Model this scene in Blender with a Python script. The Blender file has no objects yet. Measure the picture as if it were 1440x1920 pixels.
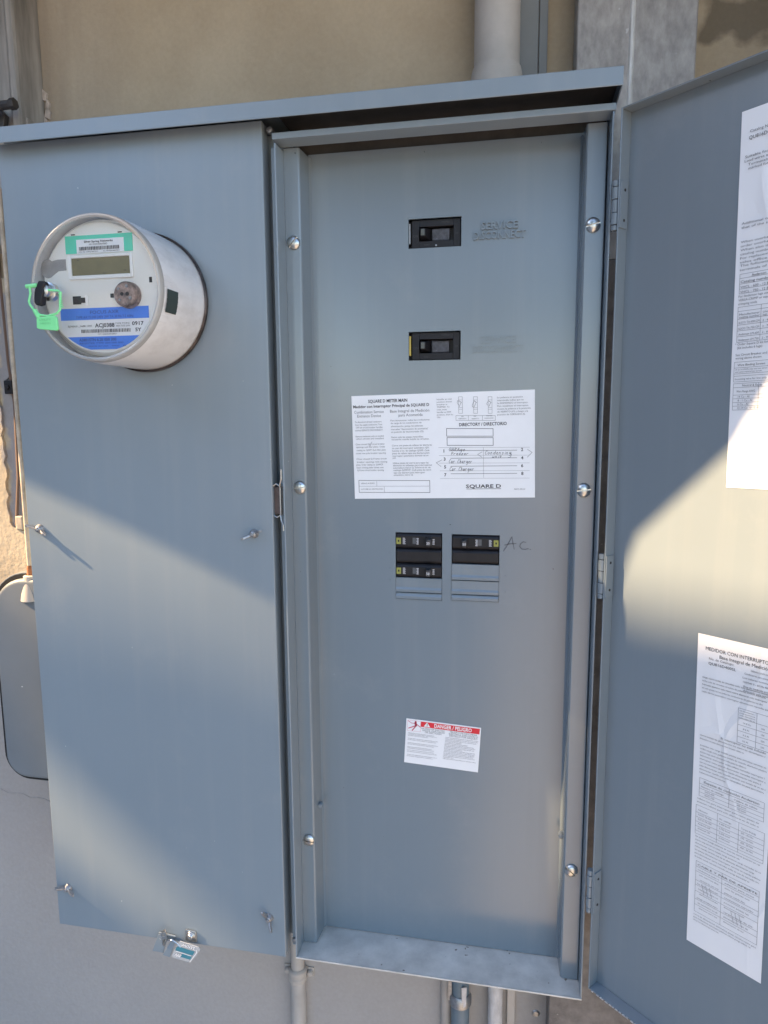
import bpy, bmesh, math, random
from mathutils import Vector, Matrix
random.seed(7)
R = math.radians
S = bpy.context.scene
COL = S.collection

# ------------------------------------------------------------------ camera
cam_d = bpy.data.cameras.new("camera")
cam = bpy.data.objects.new("camera", cam_d)
COL.objects.link(cam)
S.camera = cam
cam_d.sensor_fit = 'HORIZONTAL'
cam_d.sensor_width = 36.0
cam_d.lens = 1290.7 / 1440 * 36.0
cam_d.clip_start = 0.01
cam_d.clip_end = 400
CR, CU, CF = Vector((.98190, .18926, -.00700)), Vector((-.01930, .13666, .99043)), Vector((-.18843, .97237, -.13784))
cam.matrix_world = Matrix(((CR.x, CU.x, -CF.x, .3101), (CR.y, CU.y, -CF.y, -.7742), (CR.z, CU.z, -CF.z, .1188), (0, 0, 0, 1)))

# ------------------------------------------------------------------ light
SUN = Vector((.78, .15, -.60)).normalized()          # travel direction of the sunlight
W = bpy.data.worlds.new("World"); S.world = W; W.use_nodes = True
wt = W.node_tree
sky = wt.nodes.new("ShaderNodeTexSky"); sky.sky_type = 'NISHITA'; sky.sun_disc = False
sky.sun_elevation = math.asin(-SUN.z); sky.sun_rotation = math.atan2(-SUN.x, -SUN.y)
sky.altitude = 50; sky.air_density = 1.0; sky.dust_density = 0.6; sky.ozone_density = 1.3
bg = wt.nodes["Background"]; bg.inputs[1].default_value = 0.12
wt.links.new(sky.outputs[0], bg.inputs[0])
sun_d = bpy.data.lights.new("sun", 'SUN'); sun_d.energy = 4.9; sun_d.angle = R(.55); sun_d.color = (1.0, .69, .385)
sun = bpy.data.objects.new("sun", sun_d); COL.objects.link(sun)
sun.rotation_euler = SUN.to_track_quat('-Z', 'Y').to_euler()
S.view_settings.view_transform = 'Standard'; S.view_settings.look = 'None'
S.view_settings.exposure = 2.28; S.view_settings.gamma = 1.0

# ------------------------------------------------------------------ materials
def nd(t, ty, **k):
    n = t.nodes.new(ty)
    for a, v in k.items():
        if a.startswith('i_'): n.inputs[a[2:].replace('_', ' ')].default_value = v
        else: setattr(n, a, v)
    return n
def mat(name, col, rough=.5, metal=0., spec=.5, var=.0, vscale=8., bump=0., bscale=200., specks=0., speck_col=(.6, .62, .62), coat=0., stretch=None, wave=0., rvar=0., streak=0.):
    m = bpy.data.materials.new(name); m.use_nodes = True
    t = m.node_tree; b = t.nodes["Principled BSDF"]; L = t.links.new
    b.inputs["Roughness"].default_value = rough; b.inputs["Metallic"].default_value = metal
    b.inputs["Specular IOR Level"].default_value = spec; b.inputs["Coat Weight"].default_value = coat
    c4 = (*col, 1)
    b.inputs["Base Color"].default_value = c4
    tc = nd(t, "ShaderNodeTexCoord"); vec = tc.outputs["Object"]
    if stretch:
        mp = nd(t, "ShaderNodeMapping"); mp.inputs["Scale"].default_value = stretch; L(vec, mp.inputs[0]); vs = mp.outputs[0]
    else: vs = vec
    out = None
    if var:
        n = nd(t, "ShaderNodeTexNoise", i_Scale=vscale, i_Detail=6., i_Roughness=.62); L(vs, n.inputs[0])
        r = nd(t, "ShaderNodeMapRange"); r.inputs[1].default_value = .3; r.inputs[2].default_value = .7
        r.inputs[3].default_value = 1 - var; r.inputs[4].default_value = 1 + var; L(n.outputs[0], r.inputs[0])
        mx = nd(t, "ShaderNodeMix", data_type='RGBA', blend_type='MULTIPLY'); mx.inputs[0].default_value = 1
        mx.inputs[6].default_value = c4; L(r.outputs[0], mx.inputs[7]); out = mx.outputs[2]
        if rvar:
            rr = nd(t, "ShaderNodeMapRange"); rr.inputs[1].default_value = .35; rr.inputs[2].default_value = .65
            rr.inputs[3].default_value = rough - rvar; rr.inputs[4].default_value = rough + rvar
            L(n.outputs[0], rr.inputs[0]); L(rr.outputs[0], b.inputs["Roughness"])
    if specks:
        v = nd(t, "ShaderNodeTexNoise", i_Scale=130., i_Detail=2., i_Roughness=.5); L(vec, v.inputs[0])
        r = nd(t, "ShaderNodeMapRange"); r.inputs[1].default_value = 1 - specks; r.inputs[2].default_value = 1 - specks + .03; L(v.outputs[0], r.inputs[0])
        mx = nd(t, "ShaderNodeMix", data_type='RGBA'); L(r.outputs[0], mx.inputs[0])
        if out: L(out, mx.inputs[6])
        else: mx.inputs[6].default_value = c4
        mx.inputs[7].default_value = (*speck_col, 1); out = mx.outputs[2]
    if out: L(out, b.inputs["Base Color"])
    if streak:
        mp2 = nd(t, "ShaderNodeMapping"); mp2.inputs["Scale"].default_value = (55, 55, 2.2); L(vec, mp2.inputs[0])
        n5 = nd(t, "ShaderNodeTexNoise", i_Scale=1., i_Detail=5., i_Roughness=.6); L(mp2.outputs[0], n5.inputs[0])
        n6 = nd(t, "ShaderNodeTexNoise", i_Scale=9., i_Detail=9., i_Roughness=.72); L(vec, n6.inputs[0])
        a1 = nd(t, "ShaderNodeMapRange"); a1.inputs[1].default_value = .5; a1.inputs[2].default_value = .75; a1.inputs[4].default_value = streak; L(n5.outputs[0], a1.inputs[0])
        a2 = nd(t, "ShaderNodeMapRange"); a2.inputs[1].default_value = .56; a2.inputs[2].default_value = .80; a2.inputs[4].default_value = streak * 2.2; L(n6.outputs[0], a2.inputs[0])
        a3 = nd(t, "ShaderNodeMath", operation='ADD'); L(a1.outputs[0], a3.inputs[0]); L(a2.outputs[0], a3.inputs[1])
        mx = nd(t, "ShaderNodeMix", data_type='RGBA'); L(a3.outputs[0], mx.inputs[0]); L(out, mx.inputs[6]); mx.inputs[7].default_value = (.42, .41, .38, 1); L(mx.outputs[2], b.inputs["Base Color"])
        a4 = nd(t, "ShaderNodeMath", operation='MULTIPLY_ADD'); L(a3.outputs[0], a4.inputs[0]); a4.inputs[1].default_value = .8; a4.inputs[2].default_value = rough; L(a4.outputs[0], b.inputs["Roughness"])
    last = None
    if bump:
        n = nd(t, "ShaderNodeTexNoise", i_Scale=bscale, i_Detail=4.); L(vs, n.inputs[0])
        bp = nd(t, "ShaderNodeBump", i_Strength=bump, i_Distance=.001); L(n.outputs[0], bp.inputs["Height"]); last = bp
    if wave:
        n = nd(t, "ShaderNodeTexNoise", i_Scale=5., i_Detail=1.); L(vec, n.inputs[0])
        bp = nd(t, "ShaderNodeBump", i_Strength=wave, i_Distance=.01); L(n.outputs[0], bp.inputs["Height"])
        if last: L(last.outputs[0], bp.inputs["Normal"])
        last = bp
    if last: L(last.outputs[0], b.inputs["Normal"])
    m['bsdf'] = 1
    return m

GREY = (.197, .240, .272)
GREY_IN = (.172, .210, .238)
M = {}
M['paint'] = mat('grey_enamel', GREY, .30, spec=.85, var=.035, vscale=3, bump=.03, bscale=260, specks=.215, wave=.05, streak=.065)
M['paint_in'] = mat('grey_enamel_inner', GREY_IN, .20, spec=.85, var=.03, vscale=3, bump=.025, bscale=240, specks=.215, speck_col=(.06, .07, .07), wave=.07, streak=.055)
M['sill'] = mat('dusty_grey_enamel', (.54, .515, .47), .55, var=.2, vscale=30, bump=.2, bscale=300, specks=.295, speck_col=(.16, .13, .10))
M['galv'] = mat('galvanised_steel', (.335, .32, .30), .6, metal=.1, var=.3, vscale=80, bump=.18, bscale=420, stretch=(1, 1, .5), specks=.27, speck_col=(.5, .5, .49))
M['galv_dull'] = mat('dull_galvanised_steel', (.26, .24, .215), .6, metal=.1, var=.6, vscale=24, bump=.15, bscale=160, stretch=(1.4, 1.4, .18))
M['zinc'] = mat('zinc_plated_steel', (.56, .56, .54), .30, metal=1., var=.15, vscale=200, bump=.05)
M['zinc_dull'] = mat('dull_zinc', (.36, .36, .365), .42, metal=.85, var=.25, vscale=300, bump=.12, bscale=900)
M['pvc'] = mat('painted_conduit', (.46, .43, .39), .6, var=.14, vscale=18, bump=.25, bscale=120)
M['conduit_wall'] = mat('conduit_wall_paint', (.42, .38, .34), .65, var=.1, vscale=30, bump=.2, bscale=150)
M['bluepvc'] = mat('blue_grey_conduit', (.13, .17, .20), .5, var=.12, vscale=30, bump=.05)
M['duct'] = mat('grey_duct_paint', (.2, .215, .22), .6, var=.1, vscale=12, bump=.1)
M['box'] = mat('grey_box_paint', (.16, .178, .192), .5, var=.06, vscale=9, bump=.05, specks=.22)
M['black'] = mat('black_moulded_plastic', (.011, .0105, .013), .48, spec=.35, var=.2, vscale=80, bump=.08, bscale=500)
M['black_dark'] = mat('black_recess', (.006, .006, .007), .7)
M['rubber'] = mat('black_gasket', (.012, .012, .012), .8)
M['grip'] = mat('breaker_handle_plastic', (.045, .045, .048), .32)
M['handle'] = mat('toggle_plastic', (.085, .09, .080), .4, var=.25, vscale=150)
M['dusty_plastic'] = mat('dusty_toggle_slide', (.06, .06, .068), .5, var=.5, vscale=160, specks=.30, speck_col=(.35, .3, .36))
M['paper'] = mat('white_label_paper', (.80, .81, .82), .42, var=.02, vscale=40)
M['ink'] = mat('black_print', (.03, .03, .035), .6)
M['ink_soft'] = mat('grey_print', (.10, .10, .115), .6)
M['pen'] = mat('ballpoint_ink', (.07, .07, .09), .6)
M['red'] = mat('red_print', (.66, .02, .035), .45)
M['white'] = mat('white_print', (.82, .82, .82), .5)
M['white_worn'] = mat('worn_white_print', (.42, .42, .44), .5)
M['redline'] = mat('red_pictogram', (.55, .06, .11), .5)
M['yellow'] = mat('yellow_print', (.28, .28, .06), .5)
M['brass'] = mat('yellow_tape', (.62, .5, .12), .5)
M['teal'] = mat('green_label', (.09, .62, .42), .45)
M['blue'] = mat('blue_nameplate', (.06, .22, .78), .4)
M['blueink'] = mat('blue_nameplate_print', (.03, .07, .30), .5)
M['plate'] = mat('meter_faceplate', (.78, .77, .72), .5, var=.04, vscale=30)
M['plate_light'] = mat('lcd_surround', (.84, .84, .82), .45)
M['lcd'] = mat('lcd_display', (.19, .165, .075), .3, var=.1, vscale=60)
M['seal'] = mat('green_seal_plastic', (.22, .72, .30), .35, var=.06, vscale=60)
M['sealdark'] = mat('seal_relief', (.13, .5, .2), .4)
M['rustring'] = mat('rusty_sealing_ring', (.065, .05, .045), .42, metal=.65, var=.75, vscale=70, bump=.3, bscale=300)
M['port'] = mat('weathered_optical_port', (.27, .195, .165), .5, metal=.1, var=.9, vscale=140, bump=.3, bscale=300)
M['tagteal'] = mat('tag_teal', (.05, .2, .26), .4)
M['rust'] = mat('rust', (.30, .12, .05), .8, var=.5, vscale=120, bump=.4)
M['tan'] = mat('tan_pipe', (.50, .42, .32), .6, var=.3, vscale=60)
M['cable'] = mat('old_cable', (.16, .10, .07), .7)

def shell_material():
    m = bpy.data.materials.new('hazed_meter_cover'); m.use_nodes = True
    t = m.node_tree; L = t.links.new; b = t.nodes["Principled BSDF"]; o = t.nodes["Material Output"]
    b.inputs["Roughness"].default_value = .24; b.inputs["Base Color"].default_value = (.60, .575, .555, 1)
    tc = nd(t, "ShaderNodeTexCoord")
    mp = nd(t, "ShaderNodeMapping"); mp.inputs["Scale"].default_value = (1, .5, 1); L(tc.outputs["Object"], mp.inputs[0])
    n = nd(t, "ShaderNodeTexNoise", i_Scale=38., i_Detail=7., i_Roughness=.65); L(mp.outputs[0], n.inputs[0])
    cr = nd(t, "ShaderNodeValToRGB"); cr.color_ramp.elements[0].position = .36; cr.color_ramp.elements[0].color = (.74, .725, .72, 1)
    cr.color_ramp.elements[1].position = .55; cr.color_ramp.elements[1].color = (.87, .86, .855, 1); L(n.outputs[0], cr.inputs[0]); L(cr.outputs[0], b.inputs["Base Color"])
    tr = nd(t, "ShaderNodeBsdfTransparent"); tr.inputs[0].default_value = (.93, .92, .9, 1)
    mx = nd(t, "ShaderNodeMixShader"); mx.inputs[0].default_value = .86
    L(tr.outputs[0], mx.inputs[1]); L(b.outputs[0], mx.inputs[2]); L(mx.outputs[0], o.inputs[0])
    return m
M['shell'] = shell_material(); M['shell'].node_tree.nodes['Principled BSDF'].inputs['Coat Weight'].default_value = .6; M['shell'].node_tree.nodes['Principled BSDF'].inputs['Coat Roughness'].default_value = .12
def glass_material(name, haze, tint):
    m = bpy.data.materials.new(name); m.use_nodes = True
    t = m.node_tree; L = t.links.new; b = t.nodes["Principled BSDF"]; o = t.nodes["Material Output"]
    b.inputs["Roughness"].default_value = .3; b.inputs["Base Color"].default_value = (*tint, 1)
    tr = nd(t, "ShaderNodeBsdfTransparent"); mx = nd(t, "ShaderNodeMixShader"); mx.inputs[0].default_value = haze
    L(tr.outputs[0], mx.inputs[1]); L(b.outputs[0], mx.inputs[2])
    gl = nd(t, "ShaderNodeBsdfGlossy"); gl.inputs["Roughness"].default_value = .06
    fr = nd(t, "ShaderNodeFresnel"); fr.inputs[0].default_value = 1.28; m2 = nd(t, "ShaderNodeMixShader")
    L(fr.outputs[0], m2.inputs[0]); L(mx.outputs[0], m2.inputs[1]); L(gl.outputs[0], m2.inputs[2]); L(m2.outputs[0], o.inputs[0])
    return m
M['glass'] = glass_material('clear_meter_window', .04, (.7, .7, .68))
M['rim'] = glass_material('clear_plastic_rim', .55, (.5, .48, .45))
M['cleartag'] = glass_material('clear_tag_plastic', .66, (.55, .57, .58))

def stucco_material():
    m = bpy.data.materials.new('cream_stucco'); m.use_nodes = True
    t = m.node_tree; L = t.links.new; b = t.nodes["Principled BSDF"]
    b.inputs["Roughness"].default_value = .85; b.inputs["Specular IOR Level"].default_value = .2
    g = nd(t, "ShaderNodeNewGeometry"); P = g.outputs["Position"]
    n = nd(t, "ShaderNodeTexNoise", i_Scale=7., i_Detail=8., i_Roughness=.6); L(P, n.inputs[0])
    cr = nd(t, "ShaderNodeValToRGB"); e = cr.color_ramp.elements
    e[0].position = .3; e[0].color = (.41, .335, .235, 1); e[1].position = .7; e[1].color = (.50, .42, .305, 1); L(n.outputs[0], cr.inputs[0])
    sx = nd(t, "ShaderNodeSeparateXYZ"); L(P, sx.inputs[0])
    n2 = nd(t, "ShaderNodeTexNoise", i_Scale=30., i_Detail=6.); L(P, n2.inputs[0])
    def mr(src, a, bb, c, d):
        r = nd(t, "ShaderNodeMapRange"); r.inputs[1].default_value = a; r.inputs[2].default_value = bb; r.inputs[3].default_value = c; r.inputs[4].default_value = d; L(src, r.inputs[0]); return r.outputs[0]
    def ma(op, x, y):
        q = nd(t, "ShaderNodeMath", operation=op)
        for i, s in enumerate((x, y)):
            if isinstance(s, (int, float)): q.inputs[i].default_value = s
            else: L(s, q.inputs[i])
        return q.outputs[0]
    wob = ma('MULTIPLY', ma('SUBTRACT', n2.outputs[0], .5), .05)
    X = ma('ADD', sx.outputs[0], wob); Z = ma('ADD', sx.outputs[2], wob)
    def band(src, lo, hi, s=.006): return ma('MULTIPLY', mr(src, lo - s, lo + s, 0, 1), mr(src, hi - s, hi + s, 1, 0))
    # unpainted brown patch beside the steel column, high on the wall
    p1 = ma('MULTIPLY', band(X, .513, .80), band(Z, .552, .598))
    mx = nd(t, "ShaderNodeMix", data_type='RGBA'); L(p1, mx.inputs[0]); L(cr.outputs[0], mx.inputs[6]); mx.inputs[7].default_value = (.22, .185, .135, 1)
    # smooth grey cement strip left by an old fitting
    p2 = ma('MULTIPLY', band(X, -.462, -.43, .003), band(Z, -.045, .30, .004))
    mx2 = nd(t, "ShaderNodeMix", data_type='RGBA'); L(p2, mx2.inputs[0]); L(mx.outputs[2], mx2.inputs[6]); mx2.inputs[7].default_value = (.30, .28, .27, 1)
    # browner and darker towards the corner post, high up, in vertical streaks
    mp = nd(t, "ShaderNodeMapping"); mp.inputs["Scale"].default_value = (40, 40, 4); L(P, mp.inputs[0])
    n3 = nd(t, "ShaderNodeTexNoise", i_Scale=1., i_Detail=5.); L(mp.outputs[0], n3.inputs[0])
    gr = ma('MULTIPLY', mr(sx.outputs[0], -.36, -.20, .75, 0), mr(sx.outputs[2], .3, .45, 0, 1))
    gr = ma('MULTIPLY', gr, mr(n3.outputs[0], .3, .6, .6, 1))
    mx3 = nd(t, "ShaderNodeMix", data_type='RGBA'); L(gr, mx3.inputs[0]); L(mx2.outputs[2], mx3.inputs[6]); mx3.inputs[7].default_value = (.25, .205, .165, 1)
    # lower wall mixed towards grey
    low = mr(Z, -.17, -.25, 0, 1)
    mx4 = nd(t, "ShaderNodeMix", data_type='RGBA'); L(low, mx4.inputs[0]); L(mx3.outputs[2], mx4.inputs[6]); mx4.inputs[7].default_value = (.35, .325, .305, 1)
    n9 = nd(t, "ShaderNodeTexNoise", i_Scale=170., i_Detail=5., i_Roughness=.7); L(P, n9.inputs[0])
    n10 = nd(t, "ShaderNodeTexNoise", i_Scale=2.6, i_Detail=3.); L(P, n10.inputs[0])
    gm = ma('MULTIPLY', mr(n9.outputs[0], .3, .7, .955, 1.045), mr(n10.outputs[0], .3, .7, .93, 1.07))
    mx5 = nd(t, "ShaderNodeMix", data_type='RGBA', blend_type='MULTIPLY'); mx5.inputs[0].default_value = 1.; L(mx4.outputs[2], mx5.inputs[6]); L(gm, mx5.inputs[7])
    L(mx5.outputs[2], b.inputs["Base Color"])
    n4 = nd(t, "ShaderNodeTexNoise", i_Scale=90., i_Detail=6., i_Roughness=.6); L(P, n4.inputs[0])
    bs = nd(t, "ShaderNodeBump", i_Distance=.004); L(n4.outputs[0], bs.inputs["Height"])
    left = mr(sx.outputs[0], -.36, -.30, .34, .22)
    L(left, bs.inputs["Strength"]); L(bs.outputs[0], b.inputs["Normal"])
    return m
M['stucco'] = stucco_material()

def paper_material():
    m = bpy.data.materials.new('creased_instruction_paper'); m.use_nodes = True
    t = m.node_tree; L = t.links.new; b = t.nodes["Principled BSDF"]
    b.inputs["Base Color"].default_value = (.78, .79, .80, 1); b.inputs["Roughness"].default_value = .42
    tc = nd(t, "ShaderNodeTexCoord")
    mp = nd(t, "ShaderNodeMapping"); mp.inputs["Scale"].default_value = (26, 26, 9); L(tc.outputs["Object"], mp.inputs[0])
    n0 = nd(t, "ShaderNodeTexNoise", i_Scale=.7, i_Detail=2.); L(mp.outputs[0], n0.inputs[0])
    ad = nd(t, "ShaderNodeMix", data_type='RGBA'); ad.inputs[0].default_value = .45; L(mp.outputs[0], ad.inputs[6]); L(n0.outputs[1], ad.inputs[7])
    v = nd(t, "ShaderNodeTexVoronoi", feature='DISTANCE_TO_EDGE', i_Scale=1.4); L(ad.outputs[2], v.inputs[0])
    r = nd(t, "ShaderNodeMapRange"); r.inputs[1].default_value = 0; r.inputs[2].default_value = .07; r.inputs[3].default_value = 1; r.inputs[4].default_value = 0; L(v.outputs[0], r.inputs[0])
    n1 = nd(t, "ShaderNodeTexNoise", i_Scale=.45, i_Detail=1.); L(mp.outputs[0], n1.inputs[0])
    r2 = nd(t, "ShaderNodeMapRange"); r2.inputs[1].default_value = .48; r2.inputs[2].default_value = .62; L(n1.outputs[0], r2.inputs[0])
    mu = nd(t, "ShaderNodeMath", operation='MULTIPLY'); L(r.outputs[0], mu.inputs[0]); L(r2.outputs[0], mu.inputs[1])
    bp = nd(t, "ShaderNodeBump", i_Strength=.55, i_Distance=.002); L(mu.outputs[0], bp.inputs["Height"]); L(bp.outputs[0], b.inputs["Normal"])
    return m
M['sheet'] = paper_material()

# ------------------------------------------------------------------ mesh helpers
class MB:
    """collects solids in a bmesh, then links them as ONE mesh object"""
    def __init__(s): s.b = bmesh.new()
    def face(s, pts):
        try: s.b.faces.new([s.b.verts.new(p) for p in pts])
        except ValueError: pass
        return s
    def hexa(s, p):    # 8 points: bottom ring then top ring
        v = [s.b.verts.new(q) for q in p]
        for f in ((0, 3, 2, 1), (4, 5, 6, 7), (0, 1, 5, 4), (1, 2, 6, 5), (2, 3, 7, 6), (3, 0, 4, 7)): s.b.faces.new([v[i] for i in f])
        return s
    def box(s, x0, x1, y0, y1, z0, z1):
        return s.hexa([(x0, y0, z0), (x1, y0, z0), (x1, y1, z0), (x0, y1, z0), (x0, y0, z1), (x1, y0, z1), (x1, y1, z1), (x0, y1, z1)])
    def prism(s, poly, y0, y1):    # polygon in x-z, extruded along y
        a = [s.b.verts.new((x, y0, z)) for x, z in poly]; c = [s.b.verts.new((x, y1, z)) for x, z in poly]
        s.b.faces.new(a); s.b.faces.new(c[::-1]); n = len(a)
        for i in range(n): s.b.faces.new((a[i], c[i], c[(i + 1) % n], a[(i + 1) % n]))
        return s
    def extr(s, prof, axis, t0, t1):   # profile of (u,v) swept along x ('x': u=y,v=z) or z ('z': u=x,v=y)
        f = (lambda t, u, v: (t, u, v)) if axis == 'x' else (lambda t, u, v: (u, v, t))
        a = [s.b.verts.new(f(t0, u, v)) for u, v in prof]; c = [s.b.verts.new(f(t1, u, v)) for u, v in prof]
        s.b.faces.new(a); s.b.faces.new(c[::-1]); n = len(a)
        for i in range(n): s.b.faces.new((a[i], c[i], c[(i + 1) % n], a[(i + 1) % n]))
        return s
    def lathe(s, c, prof, axis='y', n=40, a0=0., a1=2 * math.pi):   # prof: (radius, position along axis)
        full = abs(a1 - a0 - 2 * math.pi) < 1e-6; k = n if full else n + 1; rings = []
        for r, h in prof:
            ring = []
            for i in range(k):
                a = a0 + (a1 - a0) * i / n; u, v = r * math.cos(a), r * math.sin(a)
                p = (c[0] + u, c[1] + h, c[2] + v) if axis == 'y' else ((c[0] + u, c[1] + v, c[2] + h) if axis == 'z' else (c[0] + h, c[1] + u, c[2] + v))
                ring.append(s.b.verts.new(p))
            rings.append(ring)
        for p, q in zip(rings, rings[1:]):
            for i in range(n if full else n): s.b.faces.new((p[i], p[(i + 1) % k], q[(i + 1) % k], q[i]))
        return s
    def tube(s, path, r, n=10, cap=True):
        path = [Vector(p) for p in path]; rings = []; rr = r if isinstance(r, (list, tuple)) else [r] * len(path)
        t0 = (path[1] - path[0]).normalized(); u = t0.orthogonal().normalized()
        for i, p in enumerate(path):
            t = (path[min(i + 1, len(path) - 1)] - path[max(i - 1, 0)]).normalized()
            u = (u - t * u.dot(t)).normalized(); v = t.cross(u)
            rings.append([s.b.verts.new(p + rr[i] * (u * math.cos(2 * math.pi * k / n) + v * math.sin(2 * math.pi * k / n))) for k in range(n)])
        for a, c in zip(rings, rings[1:]):
            for k in range(n): s.b.faces.new((a[k], a[(k + 1) % n], c[(k + 1) % n], c[k]))
        if cap: s.b.faces.new(rings[0][::-1]); s.b.faces.new(rings[-1])
        return s
    def stroke(s, pts, w, y):      # flat pen line in x-z at depth y, thin solid ribbon
        for (x0, z0), (x1, z1) in zip(pts, pts[1:]):
            d = Vector((x1 - x0, z1 - z0)); L = d.length
            if L < 1e-7: continue
            d /= L; nx, nz = -d.y * w / 2, d.x * w / 2; ex, ez = d.x * w * .35, d.y * w * .35
            s.face([(x0 - ex + nx, y, z0 - ez + nz), (x1 + ex + nx, y, z1 + ez + nz), (x1 + ex - nx, y, z1 + ez - nz), (x0 - ex - nx, y, z0 - ez - nz)])
        return s
    def rect(s, x0, x1, z0, z1, y): return s.face([(x0, y, z0), (x1, y, z0), (x1, y, z1), (x0, y, z1)])
    def frame(s, x0, x1, z0, z1, w, y):
        return s.rect(x0, x1, z0, z0 + w, y).rect(x0, x1, z1 - w, z1, y).rect(x0, x0 + w, z0 + w, z1 - w, y).rect(x1 - w, x1, z0 + w, z1 - w, y)
    def build(s, name, m, parent=None, bevel=0., smooth=False, seg=2, rot=None, fix=True):
        if fix: bmesh.ops.recalc_face_normals(s.b, faces=s.b.faces[:])
        me = bpy.data.meshes.new(name); s.b.to_mesh(me); s.b.free(); me.materials.append(M[m] if isinstance(m, str) else m)
        o = bpy.data.objects.new(name, me); COL.objects.link(o)
        if parent: o.parent = parent
        if smooth:
            for p in me.polygons: p.use_smooth = True
            try: me.set_sharp_from_angle(angle=R(38))
            except Exception: pass
        if bevel:
            q = o.modifiers.new("bevel", 'BEVEL'); q.width = bevel; q.segments = seg; q.limit_method = 'ANGLE'; q.angle_limit = R(40); q.harden_normals = False
        return o
def empty(name, loc, label, cat, rz=0., group=None, kind=None, ry=0.):
    o = bpy.data.objects.new(name, None); COL.objects.link(o); o.location = loc; o.rotation_euler = (0, ry, rz); o.empty_display_size = .02
    tag(o, label, cat, group, kind); return o
def tag(o, label=None, cat=None, group=None, kind=None):
    for k, v in (('label', label), ('category', cat), ('group', group), ('kind', kind)):
        if v: o[k] = v
    return o

# printed text: a FONT curve turned into flat mesh faces
_fc = {}
def glyphs(sx, bold):
    key = (sx, bold)
    if key not in _fc:
        cu = bpy.data.curves.new("t", 'FONT'); cu.body = sx; cu.resolution_u = 2; cu.size = 1.0
        if bold: cu.offset = .022
        ob = bpy.data.objects.new("t", cu); me = ob.to_mesh()
        vs = [tuple(v.co) for v in me.vertices]; fs = [tuple(p.vertices) for p in me.polygons]
        ob.to_mesh_clear(); bpy.data.objects.remove(ob); bpy.data.curves.remove(cu)
        xs = [v[0] for v in vs] or [0, 1]
        _fc[key] = (vs, fs, min(xs), max(xs))
    return _fc[key]
def text(mb, s, x, z, h, y, x1=None, align='l', bold=False, depth=0., slant=0.):
    """cap height h; x1 stretches the line to end there"""
    vs, fs, a, b = glyphs(s, bold)
    k = h / .70; kx = (x1 - x) / (b - a) if x1 else k
    wd = (b - a) * kx; ox = x if (x1 or align == 'l') else (x - wd / 2 if align == 'c' else x - wd)
    V = [mb.b.verts.new((ox + (v[0] - a) * kx + slant * (v[0] - a) * 0, y, z + v[1] * k + slant * (ox + (v[0] - a) * kx - x))) for v in vs]
    F = []
    for f in fs:
        try: F.append(mb.b.faces.new([V[i] for i in f]))
        except ValueError: pass
    if depth:
        r = bmesh.ops.extrude_face_region(mb.b, geom=F)
        for g in r['geom']:
            if isinstance(g, bmesh.types.BMVert): g.co.y -= depth
    return wd
WORDS = "para desconectar todas los conductores de carga con interruptor alimentacion ponga las palancas marcadas servicio en posicion retire solo cuando instale circuitos cierre piezas relleno aberturas automatico".split()
def filler(n, seed):
    r = random.Random(seed); o = ''
    while len(o) < n: o += r.choice(WORDS) + ' '
    return o[:n].strip()

# ------------------------------------------------------------------ setting
wall = MB().box(-5, 5, .16, .36, -1.35, 3.2).build('wall', 'stucco'); wall['kind'] = 'structure'
M['ground'] = mat('concrete_yard', (.36, .35, .34), .9, var=.2, vscale=3, bump=.3, bscale=60)
g = MB().face([(-120, -120, -1.35), (120, -120, -1.35), (120, 120, -1.35), (-120, 120, -1.35)]).build('ground', 'ground'); g['kind'] = 'structure'
# unseen eave, outline shaped to throw the slanting shadow across cover and door
def eave_pt(x, y, z, h=.85):
    t = (h - z) / -SUN.z; return (x - SUN.x * t, y - SUN.y * t)
pa, pb, pd, pc = eave_pt(-.309, 0, .038), eave_pt(.0247, 0, -.100), eave_pt(.434, -.018, -.006), eave_pt(.507, -.0815, .092)
ev = [(pa[0] - .035, .16), (pa[0] - .02, pa[1] + .01), pa, pb, pd, pc, (5, pc[1] - .25), (5, .16)]
mbv = MB(); a_ = [mbv.b.verts.new((x, y, .85)) for x, y in ev]; c_ = [mbv.b.verts.new((x, y, .97)) for x, y in ev]
mbv.b.faces.new(a_); mbv.b.faces.new(c_[::-1])
for i in range(len(ev)): mbv.b.faces.new((a_[i], a_[(i + 1) % len(ev)], c_[(i + 1) % len(ev)], c_[i]))
M['eave'] = mat('brown_eave_boards', (.22, .16, .11), .8, var=.2, vscale=5)
o = mbv.build('unseen_eave', 'eave'); o['kind'] = 'structure'
# unseen slabs added to block the sun, outlines cut to leave the lit bands
def cast(p, t): return (p[0] - SUN.x * t, p[1] - SUN.z * t)
TT = 8.0
def to_plane(x, y, z): t = y / SUN.y; return (x - SUN.x * t, z - SUN.z * t)
up = [(-.62, -.04), (-.31, -.085), (.0247, -.165), (.045, -.03), (.34, -.02), to_plane(.42, -.006, -.085), to_plane(.434, -.018, -.08), to_plane(.507, -.0815, -.075), to_plane(.60, -.16, -.075), (2.4, -1.8), (-.03, -1.8), (-.07, -.60), (-.13, -.495), (-.285, -.365)]
lo = [(-2.5, .55), to_plane(-.44, .16, -.19), to_plane(-.3735, .073, -.135), to_plane(-.43, .069, -.115), (-.6, -.25), (-.30, -.495), (-.15, -.57), (.2, -.76), (.9, -1.15), (.9, -2.2), (-2.5, -2.2)]
M['sun_blocker'] = mat('sun_blocker_paint', (.45, .42, .37), .8, var=.1)
hb = MB().prism([cast(p, TT) for p in up], -SUN.y * TT - .012, -SUN.y * TT).prism([cast(p, TT - .7) for p in lo], -SUN.y * (TT - .7) - .012, -SUN.y * (TT - .7))
o = hb.build('sun_blocker_slabs', 'sun_blocker'); o['kind'] = 'structure'

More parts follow.
